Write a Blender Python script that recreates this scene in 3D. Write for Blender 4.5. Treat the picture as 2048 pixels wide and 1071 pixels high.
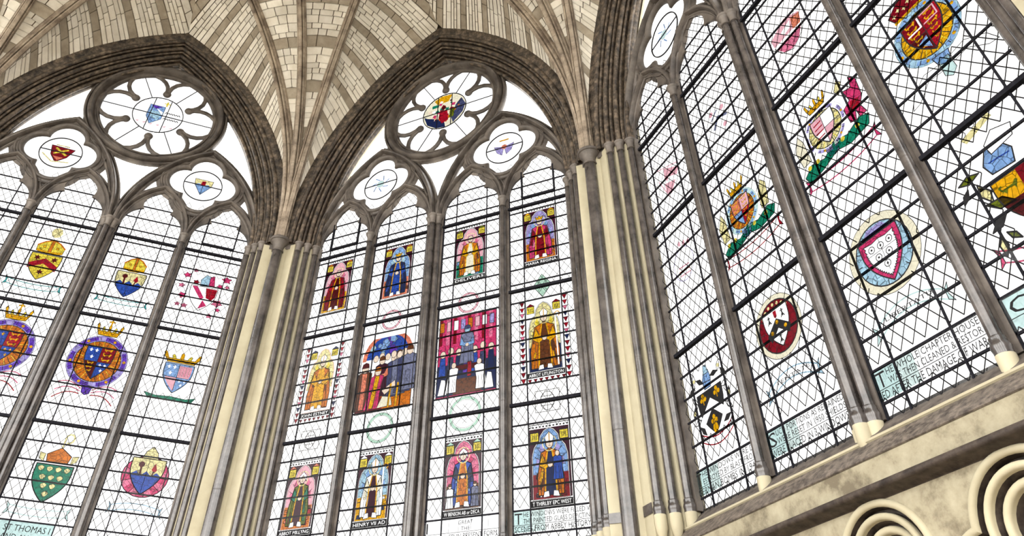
import bpy, bmesh, math, random
from math import sin, cos, pi, sqrt, atan2, acos, radians
from mathutils import Vector, Matrix
from mathutils.geometry import delaunay_2d_cdt

for _o in list(bpy.data.objects):
    bpy.data.objects.remove(_o, do_unlink=True)
SC = bpy.context.scene
COL = SC.collection

# ------------------------------------------------------------------ camera
CAM_M = [[0.9049512, 0.2628121, 0.3346537], [0.4245871, -0.6096269, -0.6693883], [0.0280906, 0.7478535, -0.6632693]]
_cd = bpy.data.cameras.new('camera')
_cam = bpy.data.objects.new('camera', _cd)
COL.objects.link(_cam)
_m = Matrix(CAM_M).to_4x4()
_m.translation = Vector((6.09485, -1.31115, 1.17375))
_cam.matrix_world = _m
_cd.sensor_fit = 'HORIZONTAL'
_cd.sensor_width = 36
_cd.lens = 25.4424
_cd.shift_x = 0.041762
_cd.shift_y = -0.094194
_cd.clip_start = 0.05
_cd.clip_end = 400
SC.camera = _cam

# ------------------------------------------------------------------ sky and exposure
K = 9.5                                   # brightness of the overcast sky seen through the glass
wd = bpy.data.worlds.new('overcast_sky')
SC.world = wd
wd.use_nodes = True
_bg = wd.node_tree.nodes['Background']
_bg.inputs[0].default_value = (1.0, 0.985, 0.955, 1)
_bg.inputs[1].default_value = K
SC.view_settings.view_transform = 'Standard'
SC.view_settings.look = 'None'
SC.view_settings.exposure = 0.0
SC.view_settings.gamma = 1.0
SC.view_settings.use_curve_mapping = False
cy = SC.cycles
cy.use_denoising = True
cy.max_bounces = 8
cy.diffuse_bounces = 5
cy.glossy_bounces = 3
cy.transparent_max_bounces = 24
cy.transmission_bounces = 4
cy.sample_clamp_indirect = 12
cy.caustics_reflective = False
cy.caustics_refractive = False

rnd = random.Random(7)
A = 9.4                                   # centre of the octagon to the glass
T8 = math.tan(pi / 8)
ZS = 10.65                                # springing of every arch
ZF = -0.42                                # floor

# ------------------------------------------------------------------ materials
def srgb(h):
    c = [int(h[i:i + 2], 16) / 255 for i in (0, 2, 4)]
    return tuple(x / 12.92 if x <= 0.04045 else ((x + 0.055) / 1.055) ** 2.4 for x in c)

def stone(name, c1, c2, rough=0.7, scale=3.0, bump=0.15, c3=None, fine=40.0, spec=0.35):
    m = bpy.data.materials.new(name)
    m.use_nodes = True
    nt = m.node_tree
    b = nt.nodes['Principled BSDF']
    tc = nt.nodes.new('ShaderNodeTexCoord')
    n1 = nt.nodes.new('ShaderNodeTexNoise')
    n1.inputs['Scale'].default_value = scale
    n1.inputs['Detail'].default_value = 6
    n1.inputs['Roughness'].default_value = 0.65
    nt.links.new(tc.outputs['Object'], n1.inputs['Vector'])
    rp = nt.nodes.new('ShaderNodeValToRGB')
    rp.color_ramp.elements[0].position = 0.36
    rp.color_ramp.elements[1].position = 0.66
    rp.color_ramp.elements[0].color = (*c1, 1)
    rp.color_ramp.elements[1].color = (*c2, 1)
    if c3:
        e = rp.color_ramp.elements.new(0.5)
        e.color = (*c3, 1)
    nt.links.new(n1.outputs['Fac'], rp.inputs['Fac'])
    oi = nt.nodes.new('ShaderNodeObjectInfo')
    mr = nt.nodes.new('ShaderNodeMapRange')
    mr.inputs['To Min'].default_value = 0.86
    mr.inputs['To Max'].default_value = 1.12
    nt.links.new(oi.outputs['Random'], mr.inputs['Value'])
    mx = nt.nodes.new('ShaderNodeVectorMath')
    mx.operation = 'SCALE'
    nt.links.new(rp.outputs['Color'], mx.inputs[0])
    nt.links.new(mr.outputs['Result'], mx.inputs['Scale'])
    nt.links.new(mx.outputs['Vector'], b.inputs['Base Color'])
    b.inputs['Roughness'].default_value = rough
    b.inputs['Specular IOR Level'].default_value = spec
    if bump:
        n2 = nt.nodes.new('ShaderNodeTexNoise')
        n2.inputs['Scale'].default_value = fine
        n2.inputs['Detail'].default_value = 3
        nt.links.new(tc.outputs['Object'], n2.inputs['Vector'])
        bp = nt.nodes.new('ShaderNodeBump')
        bp.inputs['Strength'].default_value = bump
        bp.inputs['Distance'].default_value = 0.01
        nt.links.new(n2.outputs['Fac'], bp.inputs['Height'])
        nt.links.new(bp.outputs['Normal'], b.inputs['Normal'])
    return m

M = {}
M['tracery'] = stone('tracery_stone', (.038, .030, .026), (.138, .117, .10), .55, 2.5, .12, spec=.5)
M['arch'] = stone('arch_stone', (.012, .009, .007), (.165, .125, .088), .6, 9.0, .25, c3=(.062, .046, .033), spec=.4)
M['rib'] = stone('rib_stone', (.13, .095, .068), (.40, .33, .25), .6, 3.0, .15, spec=.45)
M['marble'] = stone('dark_marble', (.026, .022, .021), (.092, .079, .073), .22, 4.0, .05, spec=.65)
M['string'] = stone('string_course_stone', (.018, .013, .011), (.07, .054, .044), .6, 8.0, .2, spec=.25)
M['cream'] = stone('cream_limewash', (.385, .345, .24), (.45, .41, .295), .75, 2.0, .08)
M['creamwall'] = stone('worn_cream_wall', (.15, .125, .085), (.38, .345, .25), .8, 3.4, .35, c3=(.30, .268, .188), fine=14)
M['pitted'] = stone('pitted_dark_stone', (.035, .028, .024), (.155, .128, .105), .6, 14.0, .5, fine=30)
M['sill'] = stone('sill_stone', (.05, .042, .038), (.14, .118, .10), .75, 8, .2, spec=.15)
M['vault'] = stone('pale_vault_stone', (.60, .555, .475), (.76, .725, .655), .85, 2.0, .15)
M['vaultdark'] = stone('brown_vault_stone', (.25, .21, .16), (.38, .33, .26), .85, 3.0, .15)
M['mortar'] = stone('mortar', (.06, .044, .03), (.12, .09, .062), .9, 5.0, 0)
M['wall'] = stone('wall_stone', (.40, .35, .26), (.55, .50, .39), .85, 1.5, .1)
M['floor'] = stone('floor_tile', (.34, .28, .22), (.52, .45, .37), .6, 4.0, .05)  # lightened beyond brown tile to bounce light up to the vault
M['iron'] = stone('dark_iron', (.006, .006, .009), (.014, .014, .019), .8, 20, 0, spec=.1)
M['lead'] = stone('lead_came', (.008, .008, .009), (.016, .016, .018), .8, 20, 0, spec=.1)
M['ground'] = stone('outside_ground', (.30, .29, .26), (.42, .41, .38), .9, .5, 0)  # pale in place of grass, to bounce light into the vault

def glass(name, col, vary=0.0, gloss=0.03):
    m = bpy.data.materials.new(name)
    m.use_nodes = True
    nt = m.node_tree
    nt.nodes.remove(nt.nodes['Principled BSDF'])
    out = nt.nodes['Material Output']
    t = nt.nodes.new('ShaderNodeBsdfTransparent')
    t.inputs[0].default_value = (*col, 1)
    if vary:                                  # streaky pot metal with fine painted strokes
        tc = nt.nodes.new('ShaderNodeTexCoord')
        n = nt.nodes.new('ShaderNodeTexNoise')
        n.inputs['Scale'].default_value = 11
        n.inputs['Detail'].default_value = 6
        n.inputs['Roughness'].default_value = .7
        nt.links.new(tc.outputs['Object'], n.inputs['Vector'])
        mr = nt.nodes.new('ShaderNodeMapRange')
        mr.inputs['From Min'].default_value = .3
        mr.inputs['From Max'].default_value = .7
        mr.inputs['To Min'].default_value = 1 - vary
        mr.inputs['To Max'].default_value = 1 + vary * .7
        nt.links.new(n.outputs['Fac'], mr.inputs['Value'])
        v = nt.nodes.new('ShaderNodeTexVoronoi')
        v.feature = 'DISTANCE_TO_EDGE'
        v.inputs['Scale'].default_value = 13
        nt.links.new(tc.outputs['Object'], v.inputs['Vector'])
        m2 = nt.nodes.new('ShaderNodeMapRange')
        m2.inputs['From Min'].default_value = .015
        m2.inputs['From Max'].default_value = .06
        m2.inputs['To Min'].default_value = 1 - min(.95, vary * 1.9)
        m2.inputs['To Max'].default_value = 1
        nt.links.new(v.outputs['Distance'], m2.inputs['Value'])
        mm = nt.nodes.new('ShaderNodeMath')
        mm.operation = 'MULTIPLY'
        nt.links.new(mr.outputs['Result'], mm.inputs[0])
        nt.links.new(m2.outputs['Result'], mm.inputs[1])
        sc = nt.nodes.new('ShaderNodeVectorMath')
        sc.operation = 'SCALE'
        sc.inputs[0].default_value = col
        nt.links.new(mm.outputs['Value'], sc.inputs['Scale'])
        nt.links.new(sc.outputs['Vector'], t.inputs[0])
    g = nt.nodes.new('ShaderNodeBsdfGlossy')
    g.inputs['Roughness'].default_value = .15
    mx = nt.nodes.new('ShaderNodeMixShader')
    mx.inputs[0].default_value = gloss
    nt.links.new(t.outputs[0], mx.inputs[1])
    nt.links.new(g.outputs[0], mx.inputs[2])
    nt.links.new(mx.outputs[0], out.inputs['Surface'])
    return m

PT = .17                                  # tint added to dim the sky in these windows, below real glass
M['pane'] = glass('dimmed_leaded_glass', (sqrt(PT), sqrt(PT), sqrt(PT)), 0, .02)     # two faces to each pane
GC = {  # colour of each stained glass as it looks against the sky
    'red': 'b3162c', 'crim': '8a1022', 'dred': '5a1016', 'pink': 'f07fa4', 'rose': 'e0407a', 'lpink': 'f7bccb',
    'blue': '2f55b8', 'lblue': '8fb7ee', 'sky': 'b4dcf4', 'navy': '1f2c58', 'purple': '6a3fc4', 'lilac': 'b3a9e8',
    'gold': 'f2b414', 'orange': 'd97a1e', 'yellow': 'f6e04e', 'pale': 'faf0b0', 'cream': 'fcf6dc', 'brown': '6d3d22',
    'plum': '42182c', 'green': '15886a', 'lgreen': 'bfe6d2', 'olive': '6f7a1c', 'teal': '3bb0b4', 'aqua': 'd4f3f3', 'ice': 'e4f9f8',
    'skin': 'fbe6d2', 'grey': '8288a8', 'slate': '4a5078', 'white': 'ffffff', 'salmon': 'ef8a6c'}
def gmat(c):
    if c == 'lead':
        return M['lead']
    k = 'g_' + c
    if k not in M:
        l = srgb(GC[c])
        if c == 'white':
            M[k] = glass('stained_glass_white', (.9, .91, .92), .03, .012)
        else:
            M[k] = glass('stained_glass_' + c, tuple(min(.98, max(.002, x / (K * PT))) for x in l), .10 if min(l) > .5 else .36 if max(l) > .1 else .2, .012)
    return M[k]

# ------------------------------------------------------------------ object helpers
def mesh(name, verts, faces, mats=None, smooth=False, mi=None):
    me = bpy.data.meshes.new(name)
    me.from_pydata(verts, [], faces)
    for m in (mats or []):
        me.materials.append(m)
    if mi:
        me.polygons.foreach_set('material_index', mi)
    if smooth:
        me.polygons.foreach_set('use_smooth', [True] * len(me.polygons))
    me.update()
    return me

OFF = {}
def put(name, me, parent=None, label=None, cat=None, kind=None, group=None):
    o = bpy.data.objects.new(name, me)
    COL.objects.link(o)
    if parent is not None:
        o.parent = parent
        if parent.name in OFF:
            o.location = (-OFF[parent.name][0], 0, -OFF[parent.name][1])
    if label:
        o['label'] = label
    if cat and parent is None:
        o['category'] = cat
    if kind:
        o['kind'] = kind
    if group:
        o['group'] = group
    return o

def empty(name, loc=(0, 0, 0), rz=0, label=None, cat=None, kind=None):
    o = put(name, None, None, label, cat, kind)
    o.empty_display_size = .2
    o.location = loc
    o.rotation_euler = (0, 0, rz)
    return o

class MB:
    def __init__(s):
        s.v, s.f = [], []
    def add(s, v, f):
        n = len(s.v)
        s.v += v
        s.f += [tuple(i + n for i in q) for q in f]
        return s
    def box(s, x0, x1, y0, y1, z0, z1):
        v = [(x, y, z) for x in (x0, x1) for y in (y0, y1) for z in (z0, z1)]
        return s.add(v, [(0, 1, 3, 2), (4, 6, 7, 5), (0, 4, 5, 1), (2, 3, 7, 6), (0, 2, 6, 4), (1, 5, 7, 3)])
    def lathe(s, prof, cx=0, cy=0, n=14, a0=0, a1=2 * pi):
        full = abs(a1 - a0 - 2 * pi) < 1e-6
        m = n if full else n + 1
        v = [(cx + r * cos(a0 + (a1 - a0) * i / n), cy + r * sin(a0 + (a1 - a0) * i / n), z) for r, z in prof for i in range(m)]
        f = []
        for j in range(len(prof) - 1):
            for i in range(n):
                k = (i + 1) % m
                f.append((j * m + i, j * m + k, (j + 1) * m + k, (j + 1) * m + i))
        return s.add(v, f)
    def grid(s, rows, closed=False):
        nr, nc = len(rows), len(rows[0])
        f = []
        for j in range(nr - 1):
            for i in range(nc if closed else nc - 1):
                k = (i + 1) % nc
                f.append((j * nc + i, j * nc + k, (j + 1) * nc + k, (j + 1) * nc + i))
        return s.add([p for r in rows for p in r], f)
    def me(s, name, m, smooth=False):
        return mesh(name, s.v, s.f, [m], smooth)

def auto_smooth(me, ang=40):
    me.polygons.foreach_set('use_smooth', [True] * len(me.polygons))
    bm = bmesh.new()
    bm.from_mesh(me)
    bmesh.ops.recalc_face_normals(bm, faces=bm.faces)
    for e in bm.edges:
        if len(e.link_faces) == 2 and e.calc_face_angle(0) > radians(ang):
            e.smooth = False
    bm.to_mesh(me)
    bm.free()
    return me

# arches: two arcs struck from the opposite springing points (half-span a, radius 2a); every profile
# point (o, h) = offset outwards from the opening, height towards the room
def arch_half(a, prof, t0=0.0, t1=1.0, n=20, cx=0, side=1, gap=0.0):
    rows = []
    for i in range(n + 1):
        t = t0 + (t1 - t0) * i / n
        row = []
        for o, h in prof:
            r = 2 * a + o
            an = acos(a / r) * t
            if gap:
                an += gap / r * (1 if i == 0 else -1 if i == n else 0)
            row.append((cx + side * (-a + r * cos(an)), -h, ZS + r * sin(an)))
        rows.append(row)
    return rows

def rolls(rs, start, end, hollow=.085):
    p = [start]
    for k, (o, h, r) in enumerate(rs):
        for a in (232, 195, 160, 135, 110, 75, 38):
            p.append((o + r * cos(radians(a)), h + r * sin(radians(a))))
        if k < len(rs) - 1:
            o2, h2, r2 = rs[k + 1]
            p.append(((o + o2) / 2 + hollow, (h + h2) / 2 - hollow))
    p.append(end)
    return p

# ------------------------------------------------------------------ planar partition: later shapes lie on earlier ones
class Art:
    def __init__(s):
        s.p = []
        s.t = None
    def tag(s, t):
        s.t = t
        return s
    def poly(s, pts, c):
        s.p.append(([Vector((x, y)) for x, y in pts], c, s.t))
        return s
    def line(s, pts, w=.012, c='lead', closed=False):
        pts = list(pts)
        if closed:
            pts = pts + [pts[0]]
        for (x0, y0), (x1, y1) in zip(pts, pts[1:]):
            L = sqrt((x1 - x0) ** 2 + (y1 - y0) ** 2)
            if L < 1e-5:
                continue
            ux, uy = (x1 - x0) / L * w / 2, (y1 - y0) / L * w / 2
            s.poly([(x0 - ux * .6 - uy, y0 - uy * .6 + ux), (x0 - ux * .6 + uy, y0 - uy * .6 - ux),
                    (x1 + ux * .6 + uy, y1 + uy * .6 - ux), (x1 + ux * .6 - uy, y1 + uy * .6 + ux)], c)
        return s
    def shape(s, pts, c, w=.012):
        return s.poly(pts, c).line(pts, w, 'lead', True)
    def disc(s, x, y, r, c, n=14, ry=None, w=0):
        pts = [(x + r * cos(2 * pi * i / n), y + (ry or r) * sin(2 * pi * i / n)) for i in range(n)]
        s.poly(pts, c)
        if w:
            s.line(pts, w, 'lead', True)
        return s
    def build(s, name, parent, dep=.02, label=None, split=False):
        good = []
        for pts, c, t in s.p:
            ar = sum(a.x * b.y - b.x * a.y for a, b in zip(pts, pts[1:] + pts[:1]))
            if abs(ar) > 2e-6:
                good.append((pts[::-1] if ar < 0 else pts, c, t))
        s.p = good
        for tr in range(6):
            jr = random.Random(tr)
            vs, fs = [], []
            for pts, c, t in s.p:
                fs.append(list(range(len(vs), len(vs) + len(pts))))
                vs += pts if tr == 0 else [Vector((v.x + jr.uniform(-1, 1) * 2e-4, v.y + jr.uniform(-1, 1) * 2e-4)) for v in pts]
            ov, oe, of, v0, e0, f0 = delaunay_2d_cdt(vs, [], fs, 0, 1e-5 if tr % 2 == 0 else 1e-6)
            if sum(1 for q in f0 if q) > len(s.p):
                break
        else:
            print('partition failed', name, len(s.p))
        got = {}
        for f, src in zip(of, f0):
            if src:
                pts, c, t = s.p[max(src)]
                if c is not None:
                    got.setdefault(t, []).append((tuple(f), c))
        r = None
        if split:                             # every separate piece becomes a part of its own
            up = {}
            def find(i):
                while up.setdefault(i, i) != i:
                    i = up[i]
                return i
            for f, c in got.get(None, []):
                for i in f[1:]:
                    up[find(i)] = find(f[0])
            new = {}
            for f, c in got.pop(None, []):
                new.setdefault(find(f[0]), []).append((f, c))
            for n_, (k_, fc_) in enumerate(new.items()):
                if len(fc_) > 3:
                    got[('piece', n_)] = fc_
        for t, fc in got.items():
            if isinstance(t, tuple):
                t = None
            cols = sorted(set(c for f, c in fc))
            use = sorted(set(i for f, c in fc for i in f))
            ix = {v: k for k, v in enumerate(use)}
            me = mesh(t or name, [(ov[i].x, -dep, ov[i].y) for i in use], [tuple(ix[i] for i in f) for f, c in fc], [gmat(c) for c in cols], False, [cols.index(c) for f, c in fc])
            r = put(t or name, me, parent, label if t is None else None)
        return r

def holed_plate(outer, holes, y0, y1):
    """flat plate (x, z) with holes, faces at y0 (room side) and y1 plus the reveals"""
    vs, fs = [], []
    for pts in [outer] + holes:
        ar = sum(a[0] * b[1] - b[0] * a[1] for a, b in zip(pts, pts[1:] + pts[:1]))
        if ar < 0:
            pts = pts[::-1]
        fs.append(list(range(len(vs), len(vs) + len(pts))))
        vs += [Vector(p) for p in pts]
    ov, oe, of, _, _, f0 = delaunay_2d_cdt(vs, [], fs, 0, 1e-6)
    mb = MB()
    keep = [tuple(f) for f, src in zip(of, f0) if src and max(src) == 0]
    mb.add([(v.x, y0, v.y) for v in ov], keep)
    mb.add([(v.x, y1, v.y) for v in ov], [f[::-1] for f in keep])
    for pts in holes + [outer]:
        n = len(pts)
        mb.add([(x, y0, z) for x, z in pts] + [(x, y1, z) for x, z in pts], [(i, (i + 1) % n, n + (i + 1) % n, n + i) for i in range(n)])
    return mb

def face_rot(f):
    return (1 - f) * pi / 4
def face_loc(f):
    a = face_rot(f)
    return (-sin(a) * A, cos(a) * A, 0)
def emblem(f, cx, cz, label, name='heraldic_glass', cat='stained glass'):
    # a panel of stained glass of its own, standing in the window of face f at (cx, cz)
    a = face_rot(f)
    l = face_loc(f)
    o = empty(name, (l[0] + cx * cos(a), l[1] + cx * sin(a), cz), a, label, cat)
    OFF[o.name] = (cx, cz)
    return o
# ================================================================== THE ROOM
AO = 2.96                                        # half-width of the glazed opening
def arch_outline(a, o, zb, cx=0, n=18):
    pts = [(cx - a - o, zb)]
    r = 2 * a + o
    am = acos(a / r)
    left = [(cx + a - r * cos(am * i / n), ZS + r * sin(am * i / n)) for i in range(n + 1)]
    right = [(2 * cx - x, z) for x, z in left[-2::-1]]
    return pts + left + right + [(cx + a + o, zb)]

wall_me = auto_smooth(holed_plate([(-3.96, ZF), (3.96, ZF), (3.96, 18.7), (-3.96, 18.7)], [arch_outline(AO, .10, 4.12)], .10, .15).me('wall', M['wall']), 20)
names = {0: 'left', 1: 'middle', 2: 'right', 3: 'far_right', 4: 'rear_right', 5: 'rear', 6: 'rear_left', 7: 'far_left'}
WALL = {}
for f in range(8):
    lb = {0: 'wall that holds the window at the left of the picture', 1: 'wall that holds the window of figure panels',
          2: 'cream wall below and around the near right window'}.get(f, 'wall of the octagonal room, %s, with a tall arched opening' % names[f].replace('_', ' '))
    w = empty('wall_' + names[f], face_loc(f), face_rot(f), lb, 'wall', 'structure')
    put('wall_face', wall_me, w)
    WALL[f] = w

# sill and string course below each window, mitred at the corners of the octagon
def strip(prof, name, m, u_lim=None, sm=30):
    rows = []
    for s in (-1, 1):
        rows.append([(s * (u_lim if u_lim else (A - d) * T8), -d, z) for d, z in prof])
    return auto_smooth(MB().grid(rows).me(name, m), sm)
def rnd_roll(cd, cz, r, a0, a1, n=8):
    return [(cd + r * cos(radians(a0 + (a1 - a0) * i / n)), cz + r * sin(radians(a0 + (a1 - a0) * i / n))) for i in range(n + 1)]
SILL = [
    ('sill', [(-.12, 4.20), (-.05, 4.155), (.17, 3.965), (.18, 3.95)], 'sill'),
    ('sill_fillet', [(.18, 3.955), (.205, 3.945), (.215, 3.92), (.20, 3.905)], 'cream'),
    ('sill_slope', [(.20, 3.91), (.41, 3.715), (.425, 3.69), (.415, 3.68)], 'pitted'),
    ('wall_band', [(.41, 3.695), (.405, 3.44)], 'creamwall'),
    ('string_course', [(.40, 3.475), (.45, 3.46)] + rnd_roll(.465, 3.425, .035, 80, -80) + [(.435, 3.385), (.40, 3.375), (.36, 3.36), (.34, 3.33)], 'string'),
]
sill_me = {n: strip(p, n, M[m]) for n, p, m in SILL}
# blind arcade: trefoil heads cut through a plate
LOB = [(-.40, 2.43), (0, 2.86), (.40, 2.43)]
def trefoil(r, zb=1.9):
    c = LOB
    def inter(c0, c1):
        dx, dz = c1[0] - c0[0], c1[1] - c0[1]
        L = sqrt(dx * dx + dz * dz)
        h = sqrt(max(r * r - L * L / 4, 1e-6))
        return ((c0[0] + c1[0]) / 2 - dz / L * h, (c0[1] + c1[1]) / 2 + dx / L * h)
    p1, p2 = inter(c[0], c[1]), inter(c[1], c[2])
    pts = [(c[0][0] - r, zb)]
    def arc(cn, a, b, n=22):
        a0, b0 = atan2(a[1] - cn[1], a[0] - cn[0]), atan2(b[1] - cn[1], b[0] - cn[0])
        if b0 > a0:
            b0 -= 2 * pi
        return [(cn[0] + r * cos(a0 + (b0 - a0) * i / n), cn[1] + r * sin(a0 + (b0 - a0) * i / n)) for i in range(n + 1)]
    pts += arc(c[0], (c[0][0] - r, c[0][1] + 1e-5), p1) + arc(c[1], p1, p2)[1:] + arc(c[2], p2, (c[2][0] + r, c[2][1] + 1e-5))[1:]
    return pts + [(c[2][0] + r, zb)]
def moulded(path_of, prof, name, m):
    rows = [[(x, -h, z) for x, z in path_of(r)] for r, h in prof]
    return auto_smooth(MB().grid(rows).me(name, m), 35)
def rp(r, h, w, n=8):     # a roll of radius w on a lobe of radius r standing h proud
    return [(r + w * cos(pi * i / n), h + w * sin(pi * i / n)) for i in range(n + 1)]
arch_parts = [  # hollows between the cream rolls are coloured dark to stand for shade
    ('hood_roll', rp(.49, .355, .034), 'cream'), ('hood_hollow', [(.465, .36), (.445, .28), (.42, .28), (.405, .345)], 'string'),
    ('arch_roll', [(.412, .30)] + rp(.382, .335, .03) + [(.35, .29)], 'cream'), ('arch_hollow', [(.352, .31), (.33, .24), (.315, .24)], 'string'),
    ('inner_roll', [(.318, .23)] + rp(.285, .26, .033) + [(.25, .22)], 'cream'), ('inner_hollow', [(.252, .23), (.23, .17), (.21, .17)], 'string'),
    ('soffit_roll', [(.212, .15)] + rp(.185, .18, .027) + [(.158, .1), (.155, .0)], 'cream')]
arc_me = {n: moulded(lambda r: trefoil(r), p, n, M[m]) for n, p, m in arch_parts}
ARC_U = [-2.8, -1.4, 0, 1.4, 2.8]
arcade_plate = holed_plate([(-3.74, ZF), (3.74, ZF), (3.74, 3.40), (-3.74, 3.40)],
                           [[(x + u, z) for x, z in trefoil(.475)] for u in ARC_U], -.355, -.15).me('arcade_wall', M['creamwall'])
recess_me = MB().box(-3.7, 3.7, -.02, .05, ZF, 3.4).me('arcade_recess', M['pitted'])  # dark stone stands for the shade inside the recess
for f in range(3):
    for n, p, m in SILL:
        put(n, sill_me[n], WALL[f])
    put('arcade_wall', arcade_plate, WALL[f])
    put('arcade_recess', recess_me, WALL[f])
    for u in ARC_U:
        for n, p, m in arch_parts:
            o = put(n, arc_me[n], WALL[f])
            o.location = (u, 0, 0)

# floor, roof, ground
n8 = [(11.2 * sin(radians(22.5 + 45 * k)), 11.2 * cos(radians(22.5 + 45 * k))) for k in range(8)]
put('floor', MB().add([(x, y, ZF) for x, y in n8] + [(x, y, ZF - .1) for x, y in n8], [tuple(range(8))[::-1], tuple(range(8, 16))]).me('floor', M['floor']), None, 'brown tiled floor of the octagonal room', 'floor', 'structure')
put('ground', MB().add([(-150, -150, ZF - .3), (150, -150, ZF - .3), (150, 150, ZF - .3), (-150, 150, ZF - .3)], [(0, 1, 2, 3)]).me('ground', M['ground']), None, 'unseen pale ground outside, added to bounce light up to the vault', 'ground', 'structure')
put('ceiling_lid', MB().add([(x, y, 18.65) for x, y in n8] + [(x, y, 18.8) for x, y in n8], [tuple(range(8)), tuple(range(8, 16))]).me('lid', M['wall']), None, 'unseen flat lid added over the vault to keep sky light out', 'lid', 'structure')  # lid added over the vault to stop sky light leaking in

# ------------------------------------------------------------------ shafts
def shaft_prof(r, z0, z1):
    return [(r, z0), (r, z1)]
def cap_prof(r, zt, k=1.0):
    return [(r, zt - .25 * k), (r * 1.25, zt - .245 * k), (r * 1.3, zt - .225 * k), (r * 1.05, zt - .21 * k), (r * 1.05, zt - .17 * k), (r * 1.2, zt - .12 * k),
            (r * 1.5, zt - .085 * k), (r * 1.55, zt - .07 * k), (r * 1.75, zt - .06 * k), (r * 1.85, zt - .04 * k), (r * 1.85, zt - .025 * k), (r * 1.65, zt - .012 * k), (r * 1.5, zt), (0.001, zt)]
def base_prof(r, zb):
    return [(r * 1.0, zb + .14), (r * 1.2, zb + .13), (r * 1.25, zb + .11), (r * 1.2, zb + .09), (r * 1.38, zb + .07), (r * 1.5, zb + .045), (r * 1.42, zb + .02), (r * 1.36, zb + .0), (r * 1.36, zb - .04)]
def lathe_me(name, prof, m, n=14):
    return auto_smooth(MB().lathe(prof, n=n).me(name, m), 35)
R1 = .056
ME = {}
ME['shaft'] = lathe_me('shaft', [(R1, 4.15), (R1, 6.3), (R1 * .96, 6.303), (R1 * .96, 6.31), (R1, 6.313), (R1, 8.5), (R1 * .96, 8.503), (R1 * .96, 8.51), (R1, 8.513), (R1, 10.5)], M['marble'])
ME['capital'] = lathe_me('capital', cap_prof(R1, 10.70), M['tracery'])
ME['base'] = lathe_me('base', base_prof(R1, 4.14), M['marble'])
ME['pedestal'] = lathe_me('pedestal', [(R1 * 1.42, 4.11), (R1 * 1.42, 3.95), (R1 * 1.0, 3.86), (.01, 3.72)], M['cream'])
RC = .112
ME['cshaft'] = lathe_me('corner_shaft', [(RC, ZF), (RC, 5.28), (RC * .97, 5.285), (RC * .97, 5.292), (RC, 5.297), (RC, 8.2), (RC * .97, 8.205), (RC * .97, 8.212), (RC, 8.217), (RC, 10.45)], M['marble'], 20)
auto_smooth(ME['cshaft'], 15)
ME['ccap'] = lathe_me('corner_capital', [(RC, 10.38), (RC * 1.15, 10.385), (RC * 1.18, 10.41), (RC * 1.03, 10.43), (RC * 1.05, 10.5), (RC * 1.3, 10.58), (RC * 1.65, 10.625), (RC * 1.7, 10.64), (RC * 1.9, 10.65), (RC * 1.98, 10.68), (RC * 1.9, 10.71), (RC * 1.7, 10.72), (RC * 1.55, 10.75), (.001, 10.75)], M['tracery'], 22)

# ------------------------------------------------------------------ corner piers
PIER_PTS = [(2.97, -.012), (2.97, .07), (3.05, .07), (3.05, .205), (3.175, .205), (3.175, .345), (3.30, .345), (3.30, .50), (3.515, .50), (3.545, .575)]
def refl(u, dpt):                                  # mirror in the bisector of two walls
    x, y = u, A - dpt
    a = pi / 8
    nx, ny = cos(a), -sin(a)                       # normal of the bisector line x*cos(a)=y*sin(a)
    k = 2 * (x * nx + y * ny)
    return (x - k * nx, y - k * ny)
plan = [(u, A - dp) for u, dp in PIER_PTS] + [refl(u, dp) for u, dp in PIER_PTS[::-1]]
_b = (10.5 * sin(pi / 8), 10.5 * cos(pi / 8))
plan += [refl(3.4, -.10), _b, (3.4, A + .10)]
def prism(pts, z0, z1):
    n = len(pts)
    mb = MB().add([(x, y, z0) for x, y in pts] + [(x, y, z1) for x, y in pts], [(i, (i + 1) % n, n + (i + 1) % n, n + i) for i in range(n)])
    return mb.add([(x, y, z1) for x, y in pts], [tuple(range(n))])
pier_me = prism(plan, ZF, 10.62).me('pier_body', M['cream'])
# dark band that runs across the pier at the level of the bases
band_pts = [(3.30, .50), (3.30, .515), (3.505, .515), (3.505, .50)]
band_me = MB().add([(u, A - dp, z) for z in (4.14, 4.27) for u, dp in band_pts], [(0, 1, 5, 4), (1, 2, 6, 5), (2, 3, 7, 6), (4, 5, 6, 7), (0, 3, 2, 1)])
band_r = [refl(u, dp) for u, dp in band_pts]
band_me.add([(x, y, z) for z in (4.14, 4.27) for x, y in band_r], [(0, 1, 5, 4), (1, 2, 6, 5), (2, 3, 7, 6), (4, 5, 6, 7), (0, 3, 2, 1)])
band_me = band_me.me('impost_band', M['marble'])
JAMB = [(3.00, .135), (3.125, .285), (3.255, .43)]
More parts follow.
